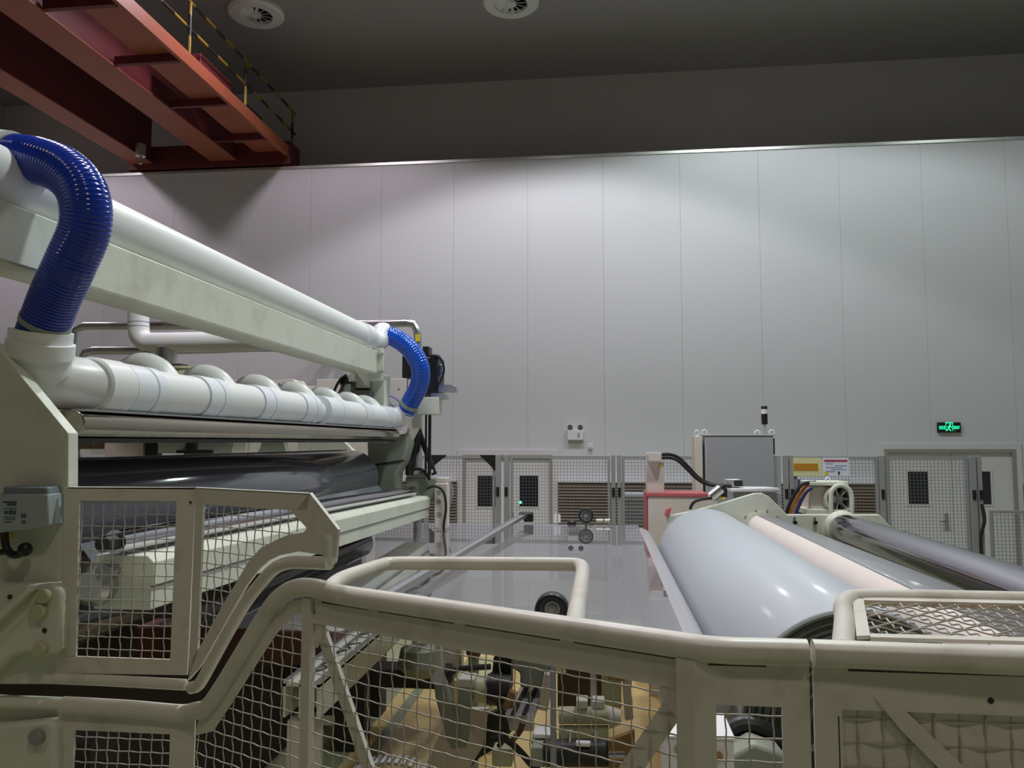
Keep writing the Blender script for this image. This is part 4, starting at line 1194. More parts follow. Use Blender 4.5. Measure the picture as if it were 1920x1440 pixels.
# electrical box on the plate
t = thing('electrical_box', 'blue grey electrical box with printed label on the side frame', 'electrical box', atY(45, 995, YS))
bx = obj('case', ppoly(MB(), [(-10, 926), (90, 926), (91, 986), (45, 994), (-10, 997)], YS - 0.07, 0.07), BOXBLUE, t, bevel=0.005)
obj('lid', ppoly(MB(), [(6, 913), (88, 913), (91, 929), (4, 930)], YS - 0.066, 0.066), BOXTOP, t, bevel=0.005)
for k, (x0, y0, x1, y1) in enumerate(((5, 940, 31, 943), (13, 944, 30, 948), (7, 953, 30, 954), (8, 958, 14, 964), (17, 956, 22, 965), (24, 957, 29, 965), (7, 969, 29, 970.5),
                                      (9, 973, 28, 974.5), (8, 978, 22, 979.5), (40, 963, 43, 971), (45, 963, 48, 971), (41, 976, 43, 982), (45, 976, 47, 982))):
    obj('print', pbox(MB(), x0, y0, x1, y1, YS - 0.0715, 0.002), PRINTD, bx, smooth=False)
obj('yellow_mark', pbox(MB(), 14, 999, 22, 1010, YS - 0.004, 0.004), YELLOW, t, smooth=False)
t = thing('black_hook_valve', 'black hooked hose fitting below the blue grey box', 'valve', atY(35, 1045, YS))
obj('hook', MB().tube(crom([atY(x, y, YS - 0.05) for x, y in ((8, 998), (10, 1020), (17, 1036), (32, 1040), (46, 1030))], 6), 0.012, 12), BLACK, t)
obj('stem', MB().tube(crom([atY(x, y, YS - 0.05) for x, y in ((-12, 1035), (5, 1035), (20, 1032))], 5), 0.010, 12), BLACK, t)
obj('knob', MB().sphere(atY(47, 1030, YS - 0.05), 0.022, 16, 10), BLACK, t)

# ================================================================== GUARDS
TH = 0.008
# ---- upper hatch guard: front panel (plane 1) and oblique panel (plane 2)
t = thing('hatch_guard', 'cream mesh hatch guard with angled wing beside the side frame', 'guard', g2(367, 1285))
m = MB()
strip(m, [(120, 914), (366, 914), (366, 939), (120, 939)], g1, TH, n1)
strip(m, [(120, 939), (148, 939), (142, 1230), (112, 1230)], g1, TH, n1)
strip(m, [(331, 939), (366, 939), (352, 1238), (319, 1237)], g1, TH, n1)
strip(m, [(112, 1230), (352, 1238), (350, 1266), (110, 1262)], g1, TH, n1)
obj('front_frame', m, CREAMG, t, smooth=False)
obj('top_edge', MB().box(g1(128, 914).x, g1(366, 914).x, Y1, Y1 + 0.04, g1(200, 914).z - 0.004, g1(200, 914).z), CREAM, t, smooth=False)
ptsm = [g1(146, 937, -0.004), g1(333, 937, -0.004), g1(320, 1238, -0.004), g1(141, 1231, -0.004)]
obj('wire_mesh', wire_mesh(ptsm, V((0.013, Y1 + 0.006, 0.012)), u1, UP, 0.0365, 0.0019, 0.0022, pitch_v=0.0385), WIRE, t, kind='stuff')
m = MB()
m.tube([g1(104, 1272), g1(200, 1276), g1(348, 1284)], 0.017, 14)
obj('lower_tube', m, CREAMG, t)
# oblique wing
zt_ = g1(366, 914).z
tA = g2(366, 914); tA.z = zt_
m = MB()
strip(m, [(366, 914), (581, 925), (575, 955), (545, 957), (372, 945), (366, 945)], g2, TH, n2)
strip(m, [(366, 940), (381, 942), (370, 1225), (354, 1270)], g2, TH, n2)
strip(m, [(581, 925), (634, 993), (608, 1005), (556, 955)], g2, TH, n2)
strip(m, [(556, 955), (608, 1005), (634, 993), (630, 1045), (600, 1040), (560, 1034), (520, 1042), (518, 1012), (540, 1003), (570, 998), (575, 990), (545, 958)], g2, TH, n2, 0.0005)
curve_o = [(352, 1276), (375, 1250), (398, 1210), (432, 1150), (462, 1098), (486, 1066), (505, 1050), (520, 1043)]
curve_i = [(362, 1232), (376, 1210), (398, 1170), (420, 1130), (444, 1090), (464, 1056), (488, 1028), (518, 1012)]
for i in range(len(curve_o) - 1):
    strip(m, [curve_i[i], curve_i[i + 1], curve_o[i + 1], curve_o[i]], g2, TH, n2)
obj('wing_frame', m, CREAMG, t, smooth=False)
# thick lit end of the wing: returns to the machine side
m = MB()
m.prism([g2(581, 925), g2(634, 993), g2(634, 993) + V((-0.012, 0.05, 0.0)), g2(581, 925) + V((-0.012, 0.05, 0))], -n2 * 0.002 + V((0, 0, -0.006)))
m.prism([g2(366, 914), g2(581, 925), g2(581, 925) + V((-0.012, 0.03, 0)), g2(366, 914) + V((-0.012, 0.03, 0))], V((0, 0, -0.005)))
obj('wing_edge', m, CREAM, t, smooth=False)
obj('wing_end', MB().obox(g2(621, 1000, -0.01), g2(619, 1058, -0.01), 0.036, 0.035, n2), CREAM, t, bevel=0.012)
tube_px = [(358, 1290), (374, 1282), (398, 1240), (430, 1182), (462, 1128), (490, 1092), (515, 1066), (545, 1055), (585, 1055), (618, 1056)]
obj('lower_tube', MB().tube(crom([g2(x, y) for x, y in tube_px], 8), 0.0185, 16), CREAMG, t)
wing = [(378, 943), (548, 955), (572, 985), (540, 1004), (517, 1014), (488, 1030), (464, 1058), (444, 1092), (420, 1132), (398, 1172), (368, 1224)]
obj('wire_mesh', wire_mesh([g2(x, y, -0.005) for x, y in wing], g2(366, 914, -0.005), u2, UP, 0.0365, 0.0019, 0.0022, pitch_v=0.0385, over=0.006), WIRE, t, kind='stuff')
obj('screw', MB().cyl(g1(357, 942, 0.001), g1(357, 942, 0.004), 0.004, seg=8), DARKF, t)

# ---- lower guard: short front part (plane 1) and the long oblique part (plane 2)
ZBOT = 0.06
t = thing('near_guard', 'cream tubular mesh guard bending across the foreground', 'guard', (GB.x, GB.y, 0))
rail_r = 0.0262
rail_px = [(366, 1333), (388, 1326), (410, 1298), (440, 1250), (475, 1192), (508, 1140), (530, 1116), (556, 1103), (590, 1103)]
rail = [g2(x, y) for x, y in rail_px]
line = crom([g1(118, 1322), g1(240, 1330), g1(340, 1338)] + rail, 6)
za = GA.z
rail2 = [V((g2(x, 1150).x, g2(x, 1150).y, za)) for x in (640, 760, 900, 1050, 1180, 1270)]
gz = g3(1420, 1220); gz.z = za
corner = [g2(1318, 1218), g3(1365, 1219)]
for p in corner: p.z = za
line2 = [GB.copy()] + rail2 + corner + [V((g3(1420, 1220).x, Y3, za)), V((g3(1513, 1220).x, Y3, za))]
full = crom([g1(118, 1322), g1(240, 1329), g1(335, 1337)] + rail + line2[1:], 7)
obj('top_rail', MB().tube(full, rail_r, 20), CREAMG, t, ang=60)
# plates below the rail, plane 2
dz = 0.052
m = MB()
gBx = g2(596, 1150)


def vband(p, q, z0a, z0b, hgt, n):
    a = V((p.x, p.y, z0a)); b = V((q.x, q.y, z0b))
    m.prism([a, b, b - UP * hgt, a - UP * hgt], -n * TH)


pB2 = g2(585, 1150); pN = g2(1292, 1250)
for (x0, x1) in ((585, 700), (700, 860), (860, 1050), (1050, 1230), (1230, 1297)):
    a = g2(x0, 1150); b = g2(x1, 1150)
    vband(a, b, za - rail_r * 0.6, za - rail_r * 0.6, 0.072, n2)
obj('rail_plate', m, CREAMG, t, smooth=False)
m = MB()
for (x0, x1) in ((602, 690), (708, 850), (872, 1050), (1075, 1290)):      # weld slots between tube and plate
    a = g2(x0, 1150, 0.0012); b = g2(x1, 1150, 0.0012)
    vband(a, b, za - rail_r * 1.0, za - rail_r * 1.0, 0.003, n2)
obj('weld_slot', m, DARKF, t, smooth=False)
# bent plate following the sloping rail
co = [(372, 1348), (398, 1338), (420, 1310), (450, 1262), (485, 1205), (518, 1152), (545, 1128), (570, 1125), (590, 1130)]
ci = [(366, 1379), (396, 1372), (432, 1318), (466, 1264), (500, 1211), (526, 1174), (549, 1152), (572, 1147), (592, 1152)]
m = MB()
for i in range(len(co) - 1):
    strip(m, [co[i], co[i + 1], ci[i + 1], ci[i]], g2, TH, n2)
obj('bent_plate', m, CREAMG, t, smooth=False)
m = MB(); a = g2(579, 1150); m.obox(V((a.x, a.y, 1.97)), V((a.x, a.y, ZBOT)), 0.034, 0.02, n2); obj('post', m, CREAMG, t, smooth=False)
a = g2(594, 1155, -0.012); b = g2(712, 1500, -0.012)
obj('brace', MB().obox(a, b, 0.036, 0.012, n2), CREAMG, t, smooth=False)
obj('gusset_plate', strip(MB(), [(590, 1148), (605, 1152), (612, 1180), (592, 1215)], g2, TH, n2, -0.004), CREAMG, t, smooth=False)
# node at the corner
m = MB()
a = g2(1292, 1240); m.obox(V((a.x, a.y, za - 0.02)), V((a.x, a.y, ZBOT)), 0.044, 0.04, n2); obj('post', m, CREAMG, t, smooth=False, bevel=0.004)
obj('brace', MB().obox(g2(1288, 1290, -0.012), g2(1150, 1490, -0.012), 0.042, 0.012, n2), CREAMG, t, smooth=False)
obj('node_plate', strip(MB(), [(1235, 1262), (1298, 1270), (1298, 1330), (1268, 1345), (1236, 1305)], g2, TH, n2, -0.002), CREAMG, t, smooth=False)
# plane 3 short section
X31 = g3(1319, 1260).x; X32 = g3(1465, 1260).x; X33 = g3(1517, 1260).x
m = MB().box(g3(1300, 1260).x, X33, Y3, Y3 + TH, za - 0.105, za - rail_r * 0.6)
m.box(X32, X33, Y3, Y3 + TH, ZBOT, za - 0.105)
m.box(g3(1298, 1300).x, g3(1342, 1300).x, Y3 - 0.001, Y3 + TH, ZBOT, za - 0.10)
obj('corner_plate', m, CREAMG, t, smooth=False)
obj('weld_slot', MB().box(g3(1328, 1250).x, g3(1437, 1250).x, Y3 - 0.0015, Y3, za - rail_r * 1.0 - 0.003, za - rail_r), DARKF, t, smooth=False)
mp3 = [V((X31, Y3 + 0.006, 1.2)), V((X32, Y3 + 0.006, 1.2)), V((X32, Y3 + 0.006, za - 0.10)), V((X31, Y3 + 0.006, za - 0.10))]
obj('wire_mesh', wire_mesh(mp3, V((X31 - 0.004, Y3 + 0.006, 0.018)), u1, UP, 0.0455, 0.0019, 0.0022, pitch_v=0.044), WIRE, t, kind='stuff')
# oblique mesh
zlo = 1.15
a = g2(1296, 1250); b = g2(585, 1150)
ob = [V((a.x, a.y, zlo)), V((a.x, a.y, za - 0.07)), V((b.x, b.y, za - 0.07))]
for x, y in reversed(ci[:-1]): ob.append(g2(x, y))
cc = g2(366, 1400)
ob.append(V((cc.x, cc.y, zlo)))
sh = -n2 * 0.006
obj('wire_mesh', wire_mesh([p + sh for p in ob], g2(585, 1150) + sh, u2, UP, 0.0415, 0.0018, 0.0021, pitch_v=0.0400), WIRE, t, kind='stuff')
# front part, plane 1
m = MB()
X11 = g1(318, 1400).x; X12 = g1(364, 1400).x; X10 = g1(108, 1400).x; X1b = g1(138, 1400).x
ztop = g1(250, 1346).z
m.box(X10, X12, Y1, Y1 + TH, ztop - 0.045, ztop + 0.01)
m.box(X11, X12, Y1, Y1 + TH, ZBOT, ztop - 0.045).box(X10, X1b, Y1, Y1 + TH, ZBOT, ztop - 0.045)
m.box(X10, X12, Y1, Y1 + TH, zlo - 0.05, zlo)
obj('front_frame', m, CREAMG, t, smooth=False)
mp1 = [V((X1b, Y1 + 0.006, zlo)), V((X11, Y1 + 0.006, zlo)), V((X11, Y1 + 0.006, ztop - 0.04)), V((X1b, Y1 + 0.006, ztop - 0.04))]
obj('wire_mesh', wire_mesh(mp1, V((X1b, Y1 + 0.006, 0.01)), u1, UP, 0.0365, 0.0019, 0.0022, pitch_v=0.0385), WIRE, t, kind='stuff')
m = MB()
a = g2(1296, 1250); b = g2(366, 1400)
m.prism([V((a.x, a.y, ZBOT)), V((b.x, b.y, ZBOT)), V((b.x, b.y, zlo)), V((a.x, a.y, zlo))], -n2 * TH)
m.box(X31, X32, Y3, Y3 + TH, ZBOT, 1.2)
obj('kick_panel', m, CREAMG, t, smooth=False)
# horizontal loop of tube behind the guard
lp = [g2(612, 1098, -0.015), atZ(640, 1086, 1.99), atZ(690, 1068, 1.99), atZ(712, 1061, 1.99), atZ(735, 1056.5, 1.99), atZ(820, 1056, 1.99), atZ(950, 1057, 1.99), atZ(1060, 1058, 1.99), atZ(1086, 1060, 1.99),
      atZ(1092, 1068, 1.99), atZ(1090, 1090, 1.99), atZ(1081, 1150, 1.99), g2(1078, 1176, -0.01)]
for p in lp: p.z = za
obj('loop_rail', MB().tube(crom(lp, 6), 0.0225, 18), CREAMG, t, ang=60)
# lower side plate by the picture edge
t = thing('lower_side_frame', 'cream lower side plate with worn bearing block below the dark gap', 'machine frame', (g1(40, 1400).x, YS, 0))
zq = g1(60, 1318).z
obj('plate', MB().box(g1(-150, 1400).x, g1(106, 1400).x, YS, YS + 0.05, 0, zq), CREAM, t, bevel=0.003, smooth=False)
obj('bearing_block', ppoly(MB(), [(-40, 1365), (90, 1352), (104, 1362), (104, 1700), (-40, 1700)], YS - 0.05, 0.05), CREAM, t, bevel=0.012)
obj('top_tube', MB().tube([g1(-60, 1318), g1(20, 1318), g1(118, 1321)], 0.017, 14), CREAM, t)
q = atY(73, 1380, YS - 0.05)
obj('bolt_head', MB().lathe(q, q + V((0, -0.022, 0)), [(0, 0.024), (0.8, 0.024), (1, 0.02)], 22), FENCEG, t)

# ---- right front guard with mesh lid
t = thing('front_guard_box', 'cream guard box with a horizontal mesh lid in the corner', 'guard', (g3(1750, 1300).x, Y3, 0))
XA = g3(1524, 1230).x; XE = 1.35
obj('front_rail', MB().tube([V((XA, Y3, za)), V((XA + 0.3, Y3 - 0.012, za)), V((XE, Y3 - 0.04, za))], rail_r, 20), CREAMG, t)
m = MB().box(XA, g3(1578, 1300).x, Y3, Y3 + TH, ZBOT, za - 0.105).box(XA, XE, Y3, Y3 + TH, za - 0.105, za - 0.012)
obj('front_frame', m, CREAMG, t, smooth=False)
obj('frame_slot', MB().box(g3(1573, 1400).x, g3(1575, 1400).x, Y3 - 0.001, Y3, za - 0.45, za - 0.118), DARKF, t, smooth=False)
obj('weld_slot', MB().box(g3(1590, 1250).x, XE, Y3 - 0.001, Y3, za - rail_r - 0.006, za - rail_r - 0.002), DARKF, t, smooth=False)
obj('backing_plate', MB().box(g3(1574, 1400).x, XE, Y3 + 0.0105, Y3 + 0.018, ZBOT, za - 0.09), CREAMG, t, smooth=False)
mp = [V((g3(1576, 1400).x, Y3 + 0.0095, 1.2)), V((XE, Y3 + 0.0095, 1.2)), V((XE, Y3 + 0.0095, za - 0.10)), V((g3(1576, 1400).x, Y3 + 0.0095, za - 0.10))]
obj('wire_mesh', wire_mesh(mp, V((g3(1612, 1400).x, Y3 + 0.0095, 0.0)), u1, UP, 0.0465, 0.0022, 0.0026, pitch_v=0.0455), WIRE, t, kind='stuff')
obj('brace', strip(MB(), [(1640, 1308), (1672, 1308), (1810, 1440), (1850, 1480), (1800, 1480), (1690, 1370)], g3, 0.006, n1, 0.004), CREAMG, t, smooth=False)
q = g3(1858, 1314, 0.001)
obj('plug_hole', MB().cyl(q, q + V((0, 0.004, 0)), 0.006, seg=12), DARKF, t)
# lid
lid = [V((g3(1592, 1210).x, Y3 + 0.02, za)), atZ(1583, 1160, 1.99), atZ(1580, 1140, 1.99), atZ(1588, 1126, 1.99), atZ(1610, 1121, 1.99), atZ(1700, 1121, 1.99), atZ(1800, 1121, 1.99)]
yb = lid[5].y
for p in lid: p.z = za
lid[6] = V((XE, yb, za)); lid[0].x = g3(1586, 1210).x
obj('lid_tube', MB().tube(crom(lid, 6), 0.0225, 18), CREAMG, t, ang=60)
def zl(px, py):
    p = atZ(px, py, 1.99); p.z = za - 0.004; return p


xl0 = zl(1619, 1125).x
m = MB().prism([zl(1598, 1125), zl(1619, 1125), zl(1632, 1195), zl(1606, 1196)], (0, 0, 0.008))
m.prism([zl(1619, 1122), V((XE, zl(1619, 1122).y, za - 0.004)), V((XE, zl(1619, 1128).y, za - 0.004)), zl(1619, 1128)], (0, 0, 0.008))
m.prism([zl(1632, 1191), V((XE, zl(1632, 1191).y, za - 0.004)), V((XE, zl(1632, 1198).y, za - 0.004)), zl(1632, 1198)], (0, 0, 0.008))
obj('lid_frame', m, CREAMG, t, smooth=False)
mp = [zl(1619, 1127), V((XE, zl(1619, 1127).y, za - 0.004)), V((XE, zl(1632, 1192).y, za - 0.004)), zl(1632, 1192)]
obj('lid_mesh', wire_mesh(mp, V((zl(1632, 1192).x - 0.005, Y3 + 0.05, za - 0.003)), u1, V((0, 1, 0)), 0.047, 0.0023, 0.005, pitch_v=0.045), WIRE, t, kind='stuff')
obj('inner_tray', MB().box(xl0, XE, Y3 + 0.05, yb, za - 0.28, za - 0.27), TAN, t, smooth=False)

# ================================================================== UNDER THE WEB
# channel beam with cables on top
pN = V((-1.275, 3.3, 1.377)); pFv = V((-1.275, 7.0, 1.377))
t = thing('channel_beam', 'pale open channel beam under the web with cables along its top', 'beam', (pN.x, pN.y, 0))
d = (pFv - pN).normalized()
sd = d.cross(UP).normalized()
wbm, hbm = 0.16, 0.14
nA = pN; nB = pFv


def cpt(p, s, h): return p + sd * s + UP * h


m = MB()
m.prism([cpt(nA, -wbm / 2, 0), cpt(nA, -wbm / 2 + .012, 0), cpt(nA, -wbm / 2 + .012, -hbm), cpt(nA, -wbm / 2, -hbm)], nB - nA)
m.prism([cpt(nA, wbm / 2 - .012, 0), cpt(nA, wbm / 2, 0), cpt(nA, wbm / 2, -hbm), cpt(nA, wbm / 2 - .012, -hbm)], nB - nA)
m.prism([cpt(nA, -wbm / 2, 0), cpt(nA, wbm / 2, 0), cpt(nA, wbm / 2, -0.012), cpt(nA, -wbm / 2, -0.012)], nB - nA)
m.prism([cpt(nA, -0.01, 0), cpt(nA, 0.01, 0), cpt(nA, 0.01, -hbm), cpt(nA, -0.01, -hbm)], nB - nA)
obj('channel', m, CREAM, t, smooth=False)
for s in (-0.07, 0.0, 0.07):
    obj('guide_strip', MB().prism([cpt(nA, s - .012, 0.012), cpt(nA, s + .012, 0.012), cpt(nA, s + .012, 0.0), cpt(nA, s - .012, 0.0)], nB - nA), ALU, t, smooth=False)
for k in range(6):
    f = 0.03 + 0.09 * k
    c0 = nA.lerp(nB, f); c1 = nA.lerp(nB, f + 0.05)
    obj('tie_wire', MB().tube(crom([cpt(c0, 0.0, 0.016), cpt(c0.lerp(c1, .3), 0.05, 0.022), cpt(c0.lerp(c1, .6), 0.01, 0.022), cpt(c1, 0.06, 0.016)], 5), 0.004, 6), CABLE, t)
obj('leg', MB().box(nA.x - 0.07, nA.x + 0.05, nA.y + 0.02, nA.y + 0.14, 0, nA.z - hbm - 0.02), PINKCREAM, t, bevel=0.006)
obj('leg', MB().box(nB.x - 0.1, nB.x + 0.06, nB.y - 0.2, nB.y - 0.06, 0, nB.z - hbm + 0.02), PINKCREAM, t, bevel=0.006)

# slitting carriage
YM = 4.0
t = thing('slitter_carriage', 'crowded slitter carriage with motor, blocks and hoses under the web', 'machine', atY(1000, 1440, YM))
obj('mount_plate', ppoly(MB(), [(800, 1430), (838, 1350), (880, 1330), (915, 1330), (905, 1400), (880, 1440), (800, 1460)], YM + 0.25, 0.04), PINKCREAM, t, smooth=False)
obj('swing_arm', ppoly(MB(), [(812, 1278), (826, 1268), (836, 1285), (842, 1310), (858, 1345), (872, 1372), (875, 1404), (847, 1406), (836, 1385), (816, 1310)], YM, 0.07), GREENGREY, t, bevel=0.01)
obj('arm_strap', ppoly(MB(), [(815, 1205), (826, 1205), (828, 1270), (815, 1275)], YM + 0.1, 0.05), PINKCREAM, t, bevel=0.004)
obj('arm_boss', MB().cyl(atY(823, 1272, YM - 0.03), atY(823, 1272, YM + 0.1), 0.035, seg=20), STEEL, t)
obj('hinge_block', ppoly(MB(), [(856, 1274), (889, 1274), (889, 1300), (880, 1330), (879, 1385), (862, 1385), (856, 1330)], YM - 0.02, 0.1), GREENGREY, t, bevel=0.012)
obj('hinge_top', pbox(MB(), 858, 1272, 889, 1290, YM - 0.03, 0.11), CREAM, t, bevel=0.008)
obj('motor_flange', MB().cyl(atY(893, 1292, YM + 0.06), atY(916, 1292, YM + 0.06), 0.065, seg=28), OLIVE, t)
mo = obj('motor_body', MB().cyl(atY(914, 1292, YM + 0.06), atY(958, 1294, YM + 0.06), 0.075, seg=28), BLACK, t)
for px in (920, 927, 934, 941):
    obj('cooling_rib', MB().cyl(atY(px, 1292, YM + 0.06), atY(px + 2, 1292, YM + 0.06), 0.08, seg=28), BLACK, mo)
obj('motor_tower', ppoly(MB(), [(925, 1235), (932, 1216), (958, 1216), (958, 1300), (918, 1300)], YM + 0.15, 0.12), BLACK, t, bevel=0.01)
obj('gear_block', ppoly(MB(), [(958, 1218), (1010, 1222), (1045, 1245), (1038, 1262), (1018, 1290), (975, 1290), (975, 1262), (960, 1255)], YM + 0.1, 0.16), GREENGREY, t, bevel=0.012)
obj('steel_knob', MB().cyl(atY(1040, 1245, YM + 0.04), atY(1060, 1243, YM + 0.04), 0.045, seg=18), STEEL, t)
obj('lever', MB().obox(atY(1030, 1262, YM + 0.05), atY(1018, 1330, YM + 0.05), 0.05, 0.05, (0, 1, 0)), PINKCREAM, t, bevel=0.006)
pf = obj('profile_rail', MB().prism([atY(945, 1341, YM - 0.1), atY(1000, 1341, YM - 0.1), atY(1000, 1341, YM - 0.1) + V((0.04, 0.5, 0.06)), atY(945, 1341, YM - 0.1) + V((0.07, 0.5, 0.06))], (0, 0, -0.03)), ALU, t, smooth=False)
for f in (0.3, 0.68):
    a = atY(945 + 55 * f, 1340, YM - 0.1)
    obj('slot', MB().obox(a + V((0, 0, 0.002)), a + V((0.055, 0.48, 0.061)), 0.022, 0.004, UP), BLACK, pf, smooth=False)
obj('profile_bracket', pbox(MB(), 945, 1344, 1000, 1372, YM - 0.09, 0.06), PINKCREAM, t, bevel=0.005)
for y0, lab in ((1341, ''), (1374, '')):
    for x0, x1 in ((1048, 1078), (1079, 1108), (1109, 1141)):
        obj('sleeve', MB().cyl(atY(x0, y0, YM - 0.3), atY(x1, y0, YM - 0.3), 0.038 if y0 == 1341 else 0.033, seg=22), OLIVE, t)
obj('sleeve_cap', MB().cyl(atY(1141, 1345, YM - 0.28), atY(1164, 1345, YM - 0.28), 0.05, 0.03, seg=18), PINKCREAM, t)
obj('clamp_block', pbox(MB(), 1080, 1313, 1102, 1330, YM - 0.33, 0.08), CREAM, t, bevel=0.005)
obj('clamp_block', pbox(MB(), 1110, 1314, 1134, 1330, YM - 0.32, 0.08), CREAM, t, bevel=0.005)
obj('label_block', pbox(MB(), 1000, 1376, 1039, 1386, YM - 0.4, 0.1), WHITEM, t, bevel=0.003)
obj('valve_bank', pbox(MB(), 996, 1386, 1042, 1400, YM - 0.38, 0.1), GREENGREY, t, bevel=0.005)
obj('air_cylinder', MB().lathe(atY(1020, 1412, YM - 0.45), atY(1141, 1412, YM - 0.45), [(0, 0.05), (0.03, 0.057), (0.97, 0.057), (1, 0.05)], 26), BLACK, t)
obj('cylinder_head', pbox(MB(), 996, 1400, 1022, 1440, YM - 0.48, 0.1), GREENGREY, t, bevel=0.008)
obj('cylinder_rod', MB().cyl(atY(1141, 1416, YM - 0.45), atY(1172, 1416, YM - 0.45), 0.016, seg=14), CHROME, t)
for px in (1069, 1117):
    obj('port', MB().cyl(atY(px, 1396, YM - 0.46), atY(px, 1370, YM - 0.46), 0.014, 0.010, seg=12), STEEL, t)
obj('gauge_plate', pbox(MB(), 1080, 1392, 1107, 1401, YM - 0.51, 0.03), WHITEM, t, bevel=0.003)
for k, (pts, r, mt) in enumerate((([(922, 1388), (940, 1383), (960, 1395), (978, 1412), (995, 1432), (1010, 1445)], 0.016, CABLE),
                                  ([(838, 1268), (855, 1256), (885, 1252), (920, 1250)], 0.014, CABLE),
                                  ([(930, 1310), (945, 1345), (950, 1375), (935, 1400)], 0.012, CABLE),
                                  ([(960, 1390), (975, 1370), (980, 1355)], 0.014, DKBROWN))):
    obj('hose', MB().tube(crom([atY(x, y, YM - 0.2) for x, y in pts], 7), r, 10), mt, t)
obj('clear_block', pbox(MB(), 922, 1405, 960, 1440, YM - 0.2, 0.1), OLIVE, t, bevel=0.01)
obj('brass_valve', MB().cyl(atY(948, 1330, YM), atY(962, 1296, YM), 0.025, seg=12), TAN, t)
obj('black_base', ppoly(MB(), [(905, 1345), (950, 1325), (960, 1370), (935, 1400), (900, 1420), (880, 1440), (870, 1436)], YM + 0.3, 0.05), DARKF, t, smooth=False)
obj('dark_panel', pbox(MB(), 1045, 1235, 1130, 1330, YM + 0.35, 0.05), DKBROWN, t, smooth=False)
obj('upright', pbox(MB(), 1106, 1240, 1119, 1330, YM + 0.1, 0.04), ALU, t, bevel=0.004)
obj('side_link', ppoly(MB(), [(1128, 1255), (1165, 1262), (1165, 1330), (1128, 1320)], YM + 0.05, 0.05), OLIVE, t, bevel=0.006)
obj('link_edge', ppoly(MB(), [(1165, 1255), (1181, 1262), (1188, 1350), (1172, 1352)], YM + 0.05, 0.08), PINKCREAM, t, bevel=0.006)
obj('tan_shield', ppoly(MB(), [(1140, 1390), (1190, 1372), (1190, 1440), (1140, 1440)], YM - 0.1, 0.04), TAN, t, smooth=False)
obj('tan_shield', ppoly(MB(), [(1138, 1255), (1172, 1258), (1172, 1278), (1140, 1274)], YM + 0.02, 0.03), TAN, t, smooth=False)
# small red knob and far floor box seen under the web
t = thing('red_knob_valve', 'dark red knob on a small green grey stem under the web', 'valve', atY(888, 1260, 5.2))
obj('knob', MB().sphere(atY(888, 1222, 5.2), 0.05, 18, 10), REDSTUFF, t)
obj('stem', MB().cyl(atY(888, 1232, 5.2), V((atY(888, 1232, 5.2).x, 5.2, 0)), 0.035, seg=14), GREENGREY, t)
obj('pallet_board', MB().box(atY(850, 1200, 6.2).x, atY(925, 1200, 6.2).x, 6.2, 6.9, 0.0, 0.55), PALEYEL, label='pale yellow board lying low beyond the carriage', cat='board', smooth=False, bevel=0.01)
obj('machine_foot', MB().lathe(atY(790, 1215, 5.0), atY(790, 1265, 5.0), [(0, 0.13), (0.6, 0.15), (1, 0.10)], 20), GREENGREY, label='round green grey machine foot behind the channel beam', cat='machine part')
obj('dark_cross_member', pbox(MB(), 560, 1250, 838, 1294, 6.3, 0.25), DARKF, label='black cross member lying low behind the swing arm', cat='beam', smooth=False, bevel=0.01)
t = thing('gear_motor', 'green grey gear motor in the shade behind the channel beam', 'motor', atY(660, 1250, 6.1))
obj('motor_body', MB().lathe(atY(634, 1222, 6.2), atY(690, 1222, 6.2), [(0, 0.10), (0.1, 0.13), (0.9, 0.13), (1, 0.1)], 24), GREENGREY, t)
obj('motor_base', MB().box(atY(634, 1222, 6.2).x, atY(690, 1222, 6.2).x, 6.12, 6.28, 0, atY(660, 1225, 6.2).z), DARKF, t, smooth=False)
obj('terminal_cap', pbox(MB(), 650, 1190, 674, 1210, 6.1, 0.12), GREENGREY, t, bevel=0.01)
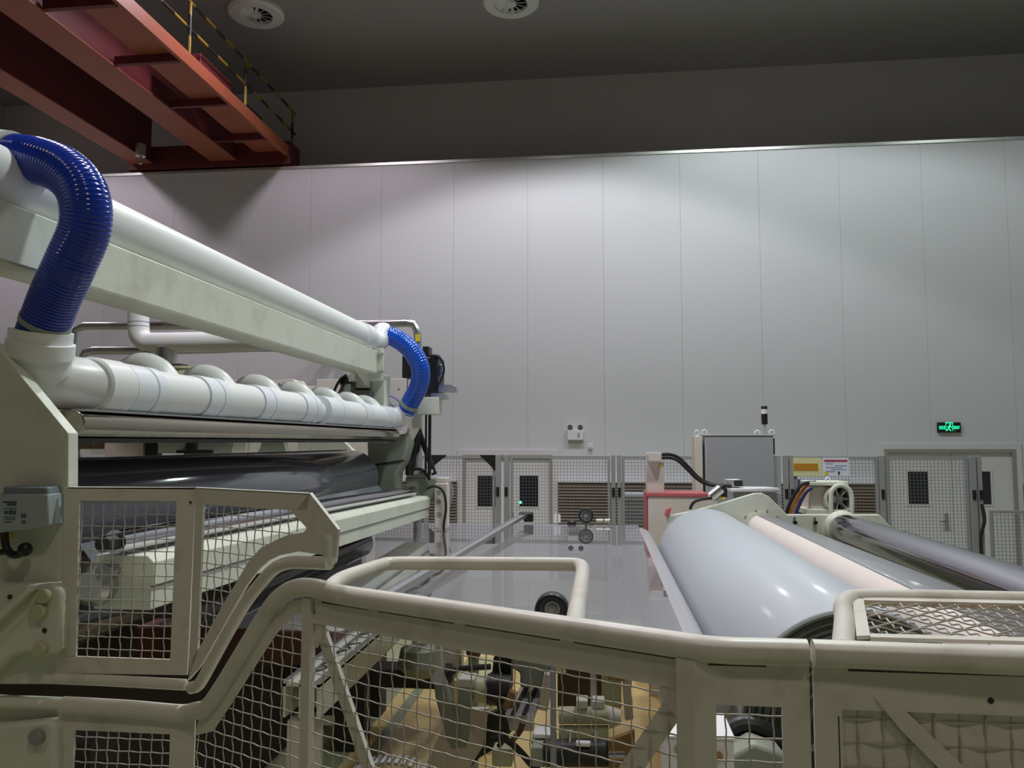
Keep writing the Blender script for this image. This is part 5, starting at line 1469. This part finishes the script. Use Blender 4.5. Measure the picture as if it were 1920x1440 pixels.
# big toothed disc low in the picture
q = atY(735, 1567, 3.2)
t = thing('toothed_disc', 'dark toothed disc just showing at the bottom edge', 'disc', (q.x, q.y, q.z - 0.3))
dk = obj('disc', MB().lathe(q + V((0, -0.03, -0.03)), q + V((0, 0.05, 0.02)), [(0, 0.27), (0.1, 0.29), (0.9, 0.29), (1, 0.27)], 48), BLACK, t)
for k in range(26):
    an = R(20 + k * 5.5)
    p = q + V((0.292 * math.cos(an), 0.0, 0.292 * math.sin(an)))
    obj('tooth', MB().obox(p + V((0, -0.035, 0)), p + V((0, 0.05, 0.0)), 0.014, 0.012, V((math.cos(an), 0, math.sin(an)))), FENCEG, dk, smooth=False)

# winding arm at the near end of the roll with its white cover
YA = 2.72
t = thing('winding_arm', 'grey green winding arm holding the near end of the film roll', 'machine arm', (RX, YA, 0))
arm = []
cx, cz = RX - 0.36, 1.22
pts = [(-0.17, -1.0), (-0.17, 0.06), (-0.14, 0.15), (-0.06, 0.2), (0.03, 0.17), (0.10, 0.08), (0.14, -0.06), (0.15, -0.25), (0.14, -1.0)]
obj('arm_plate', MB().prism([V((cx + a, YA, cz + b)) for a, b in pts], (0, 0.12, 0)), GREENGREY, t, bevel=0.012)
obj('arm_rim', MB().tube(crom([V((cx + a * 1.12, YA + 0.14, cz + b * 1.05)) for a, b in pts[2:]], 5), 0.03, 10), BLACK, t)
obj('chuck_link', MB().obox(V((cx, YA + 0.16, cz)), V((RX, YA + 0.16, RZ)), 0.12, 0.05, (0, 1, 0)), DARKF, t, bevel=0.01)
t = thing('white_cover_box', 'white sheet metal cover box in front of the winding arm', 'box', atY(1310, 1440, 2.5))
a = atY(1247, 1383, 2.42); b = atY(1376, 1386, 2.42)
obj('cover', MB().box(a.x, b.x, 2.42, 2.62, 0.5, a.z), WHITEM, t, bevel=0.006)
obj('lid', MB().box(a.x - 0.004, b.x + 0.004, 2.415, 2.63, a.z, a.z + 0.008), WHITEM, t, bevel=0.003)
obj('cover_bolt', MB().cyl(atY(1272, 1405, 2.42), atY(1272, 1405, 2.41), 0.012, seg=12), GREENGREY, t)
obj('cover_bolt', MB().cyl(atY(1348, 1418, 2.42), atY(1348, 1418, 2.41), 0.012, seg=12), TAN, t)
obj('cover_leg', MB().box(a.x + 0.02, b.x - 0.02, 2.45, 2.6, 0, 0.5), GREENGREY, t, smooth=False)
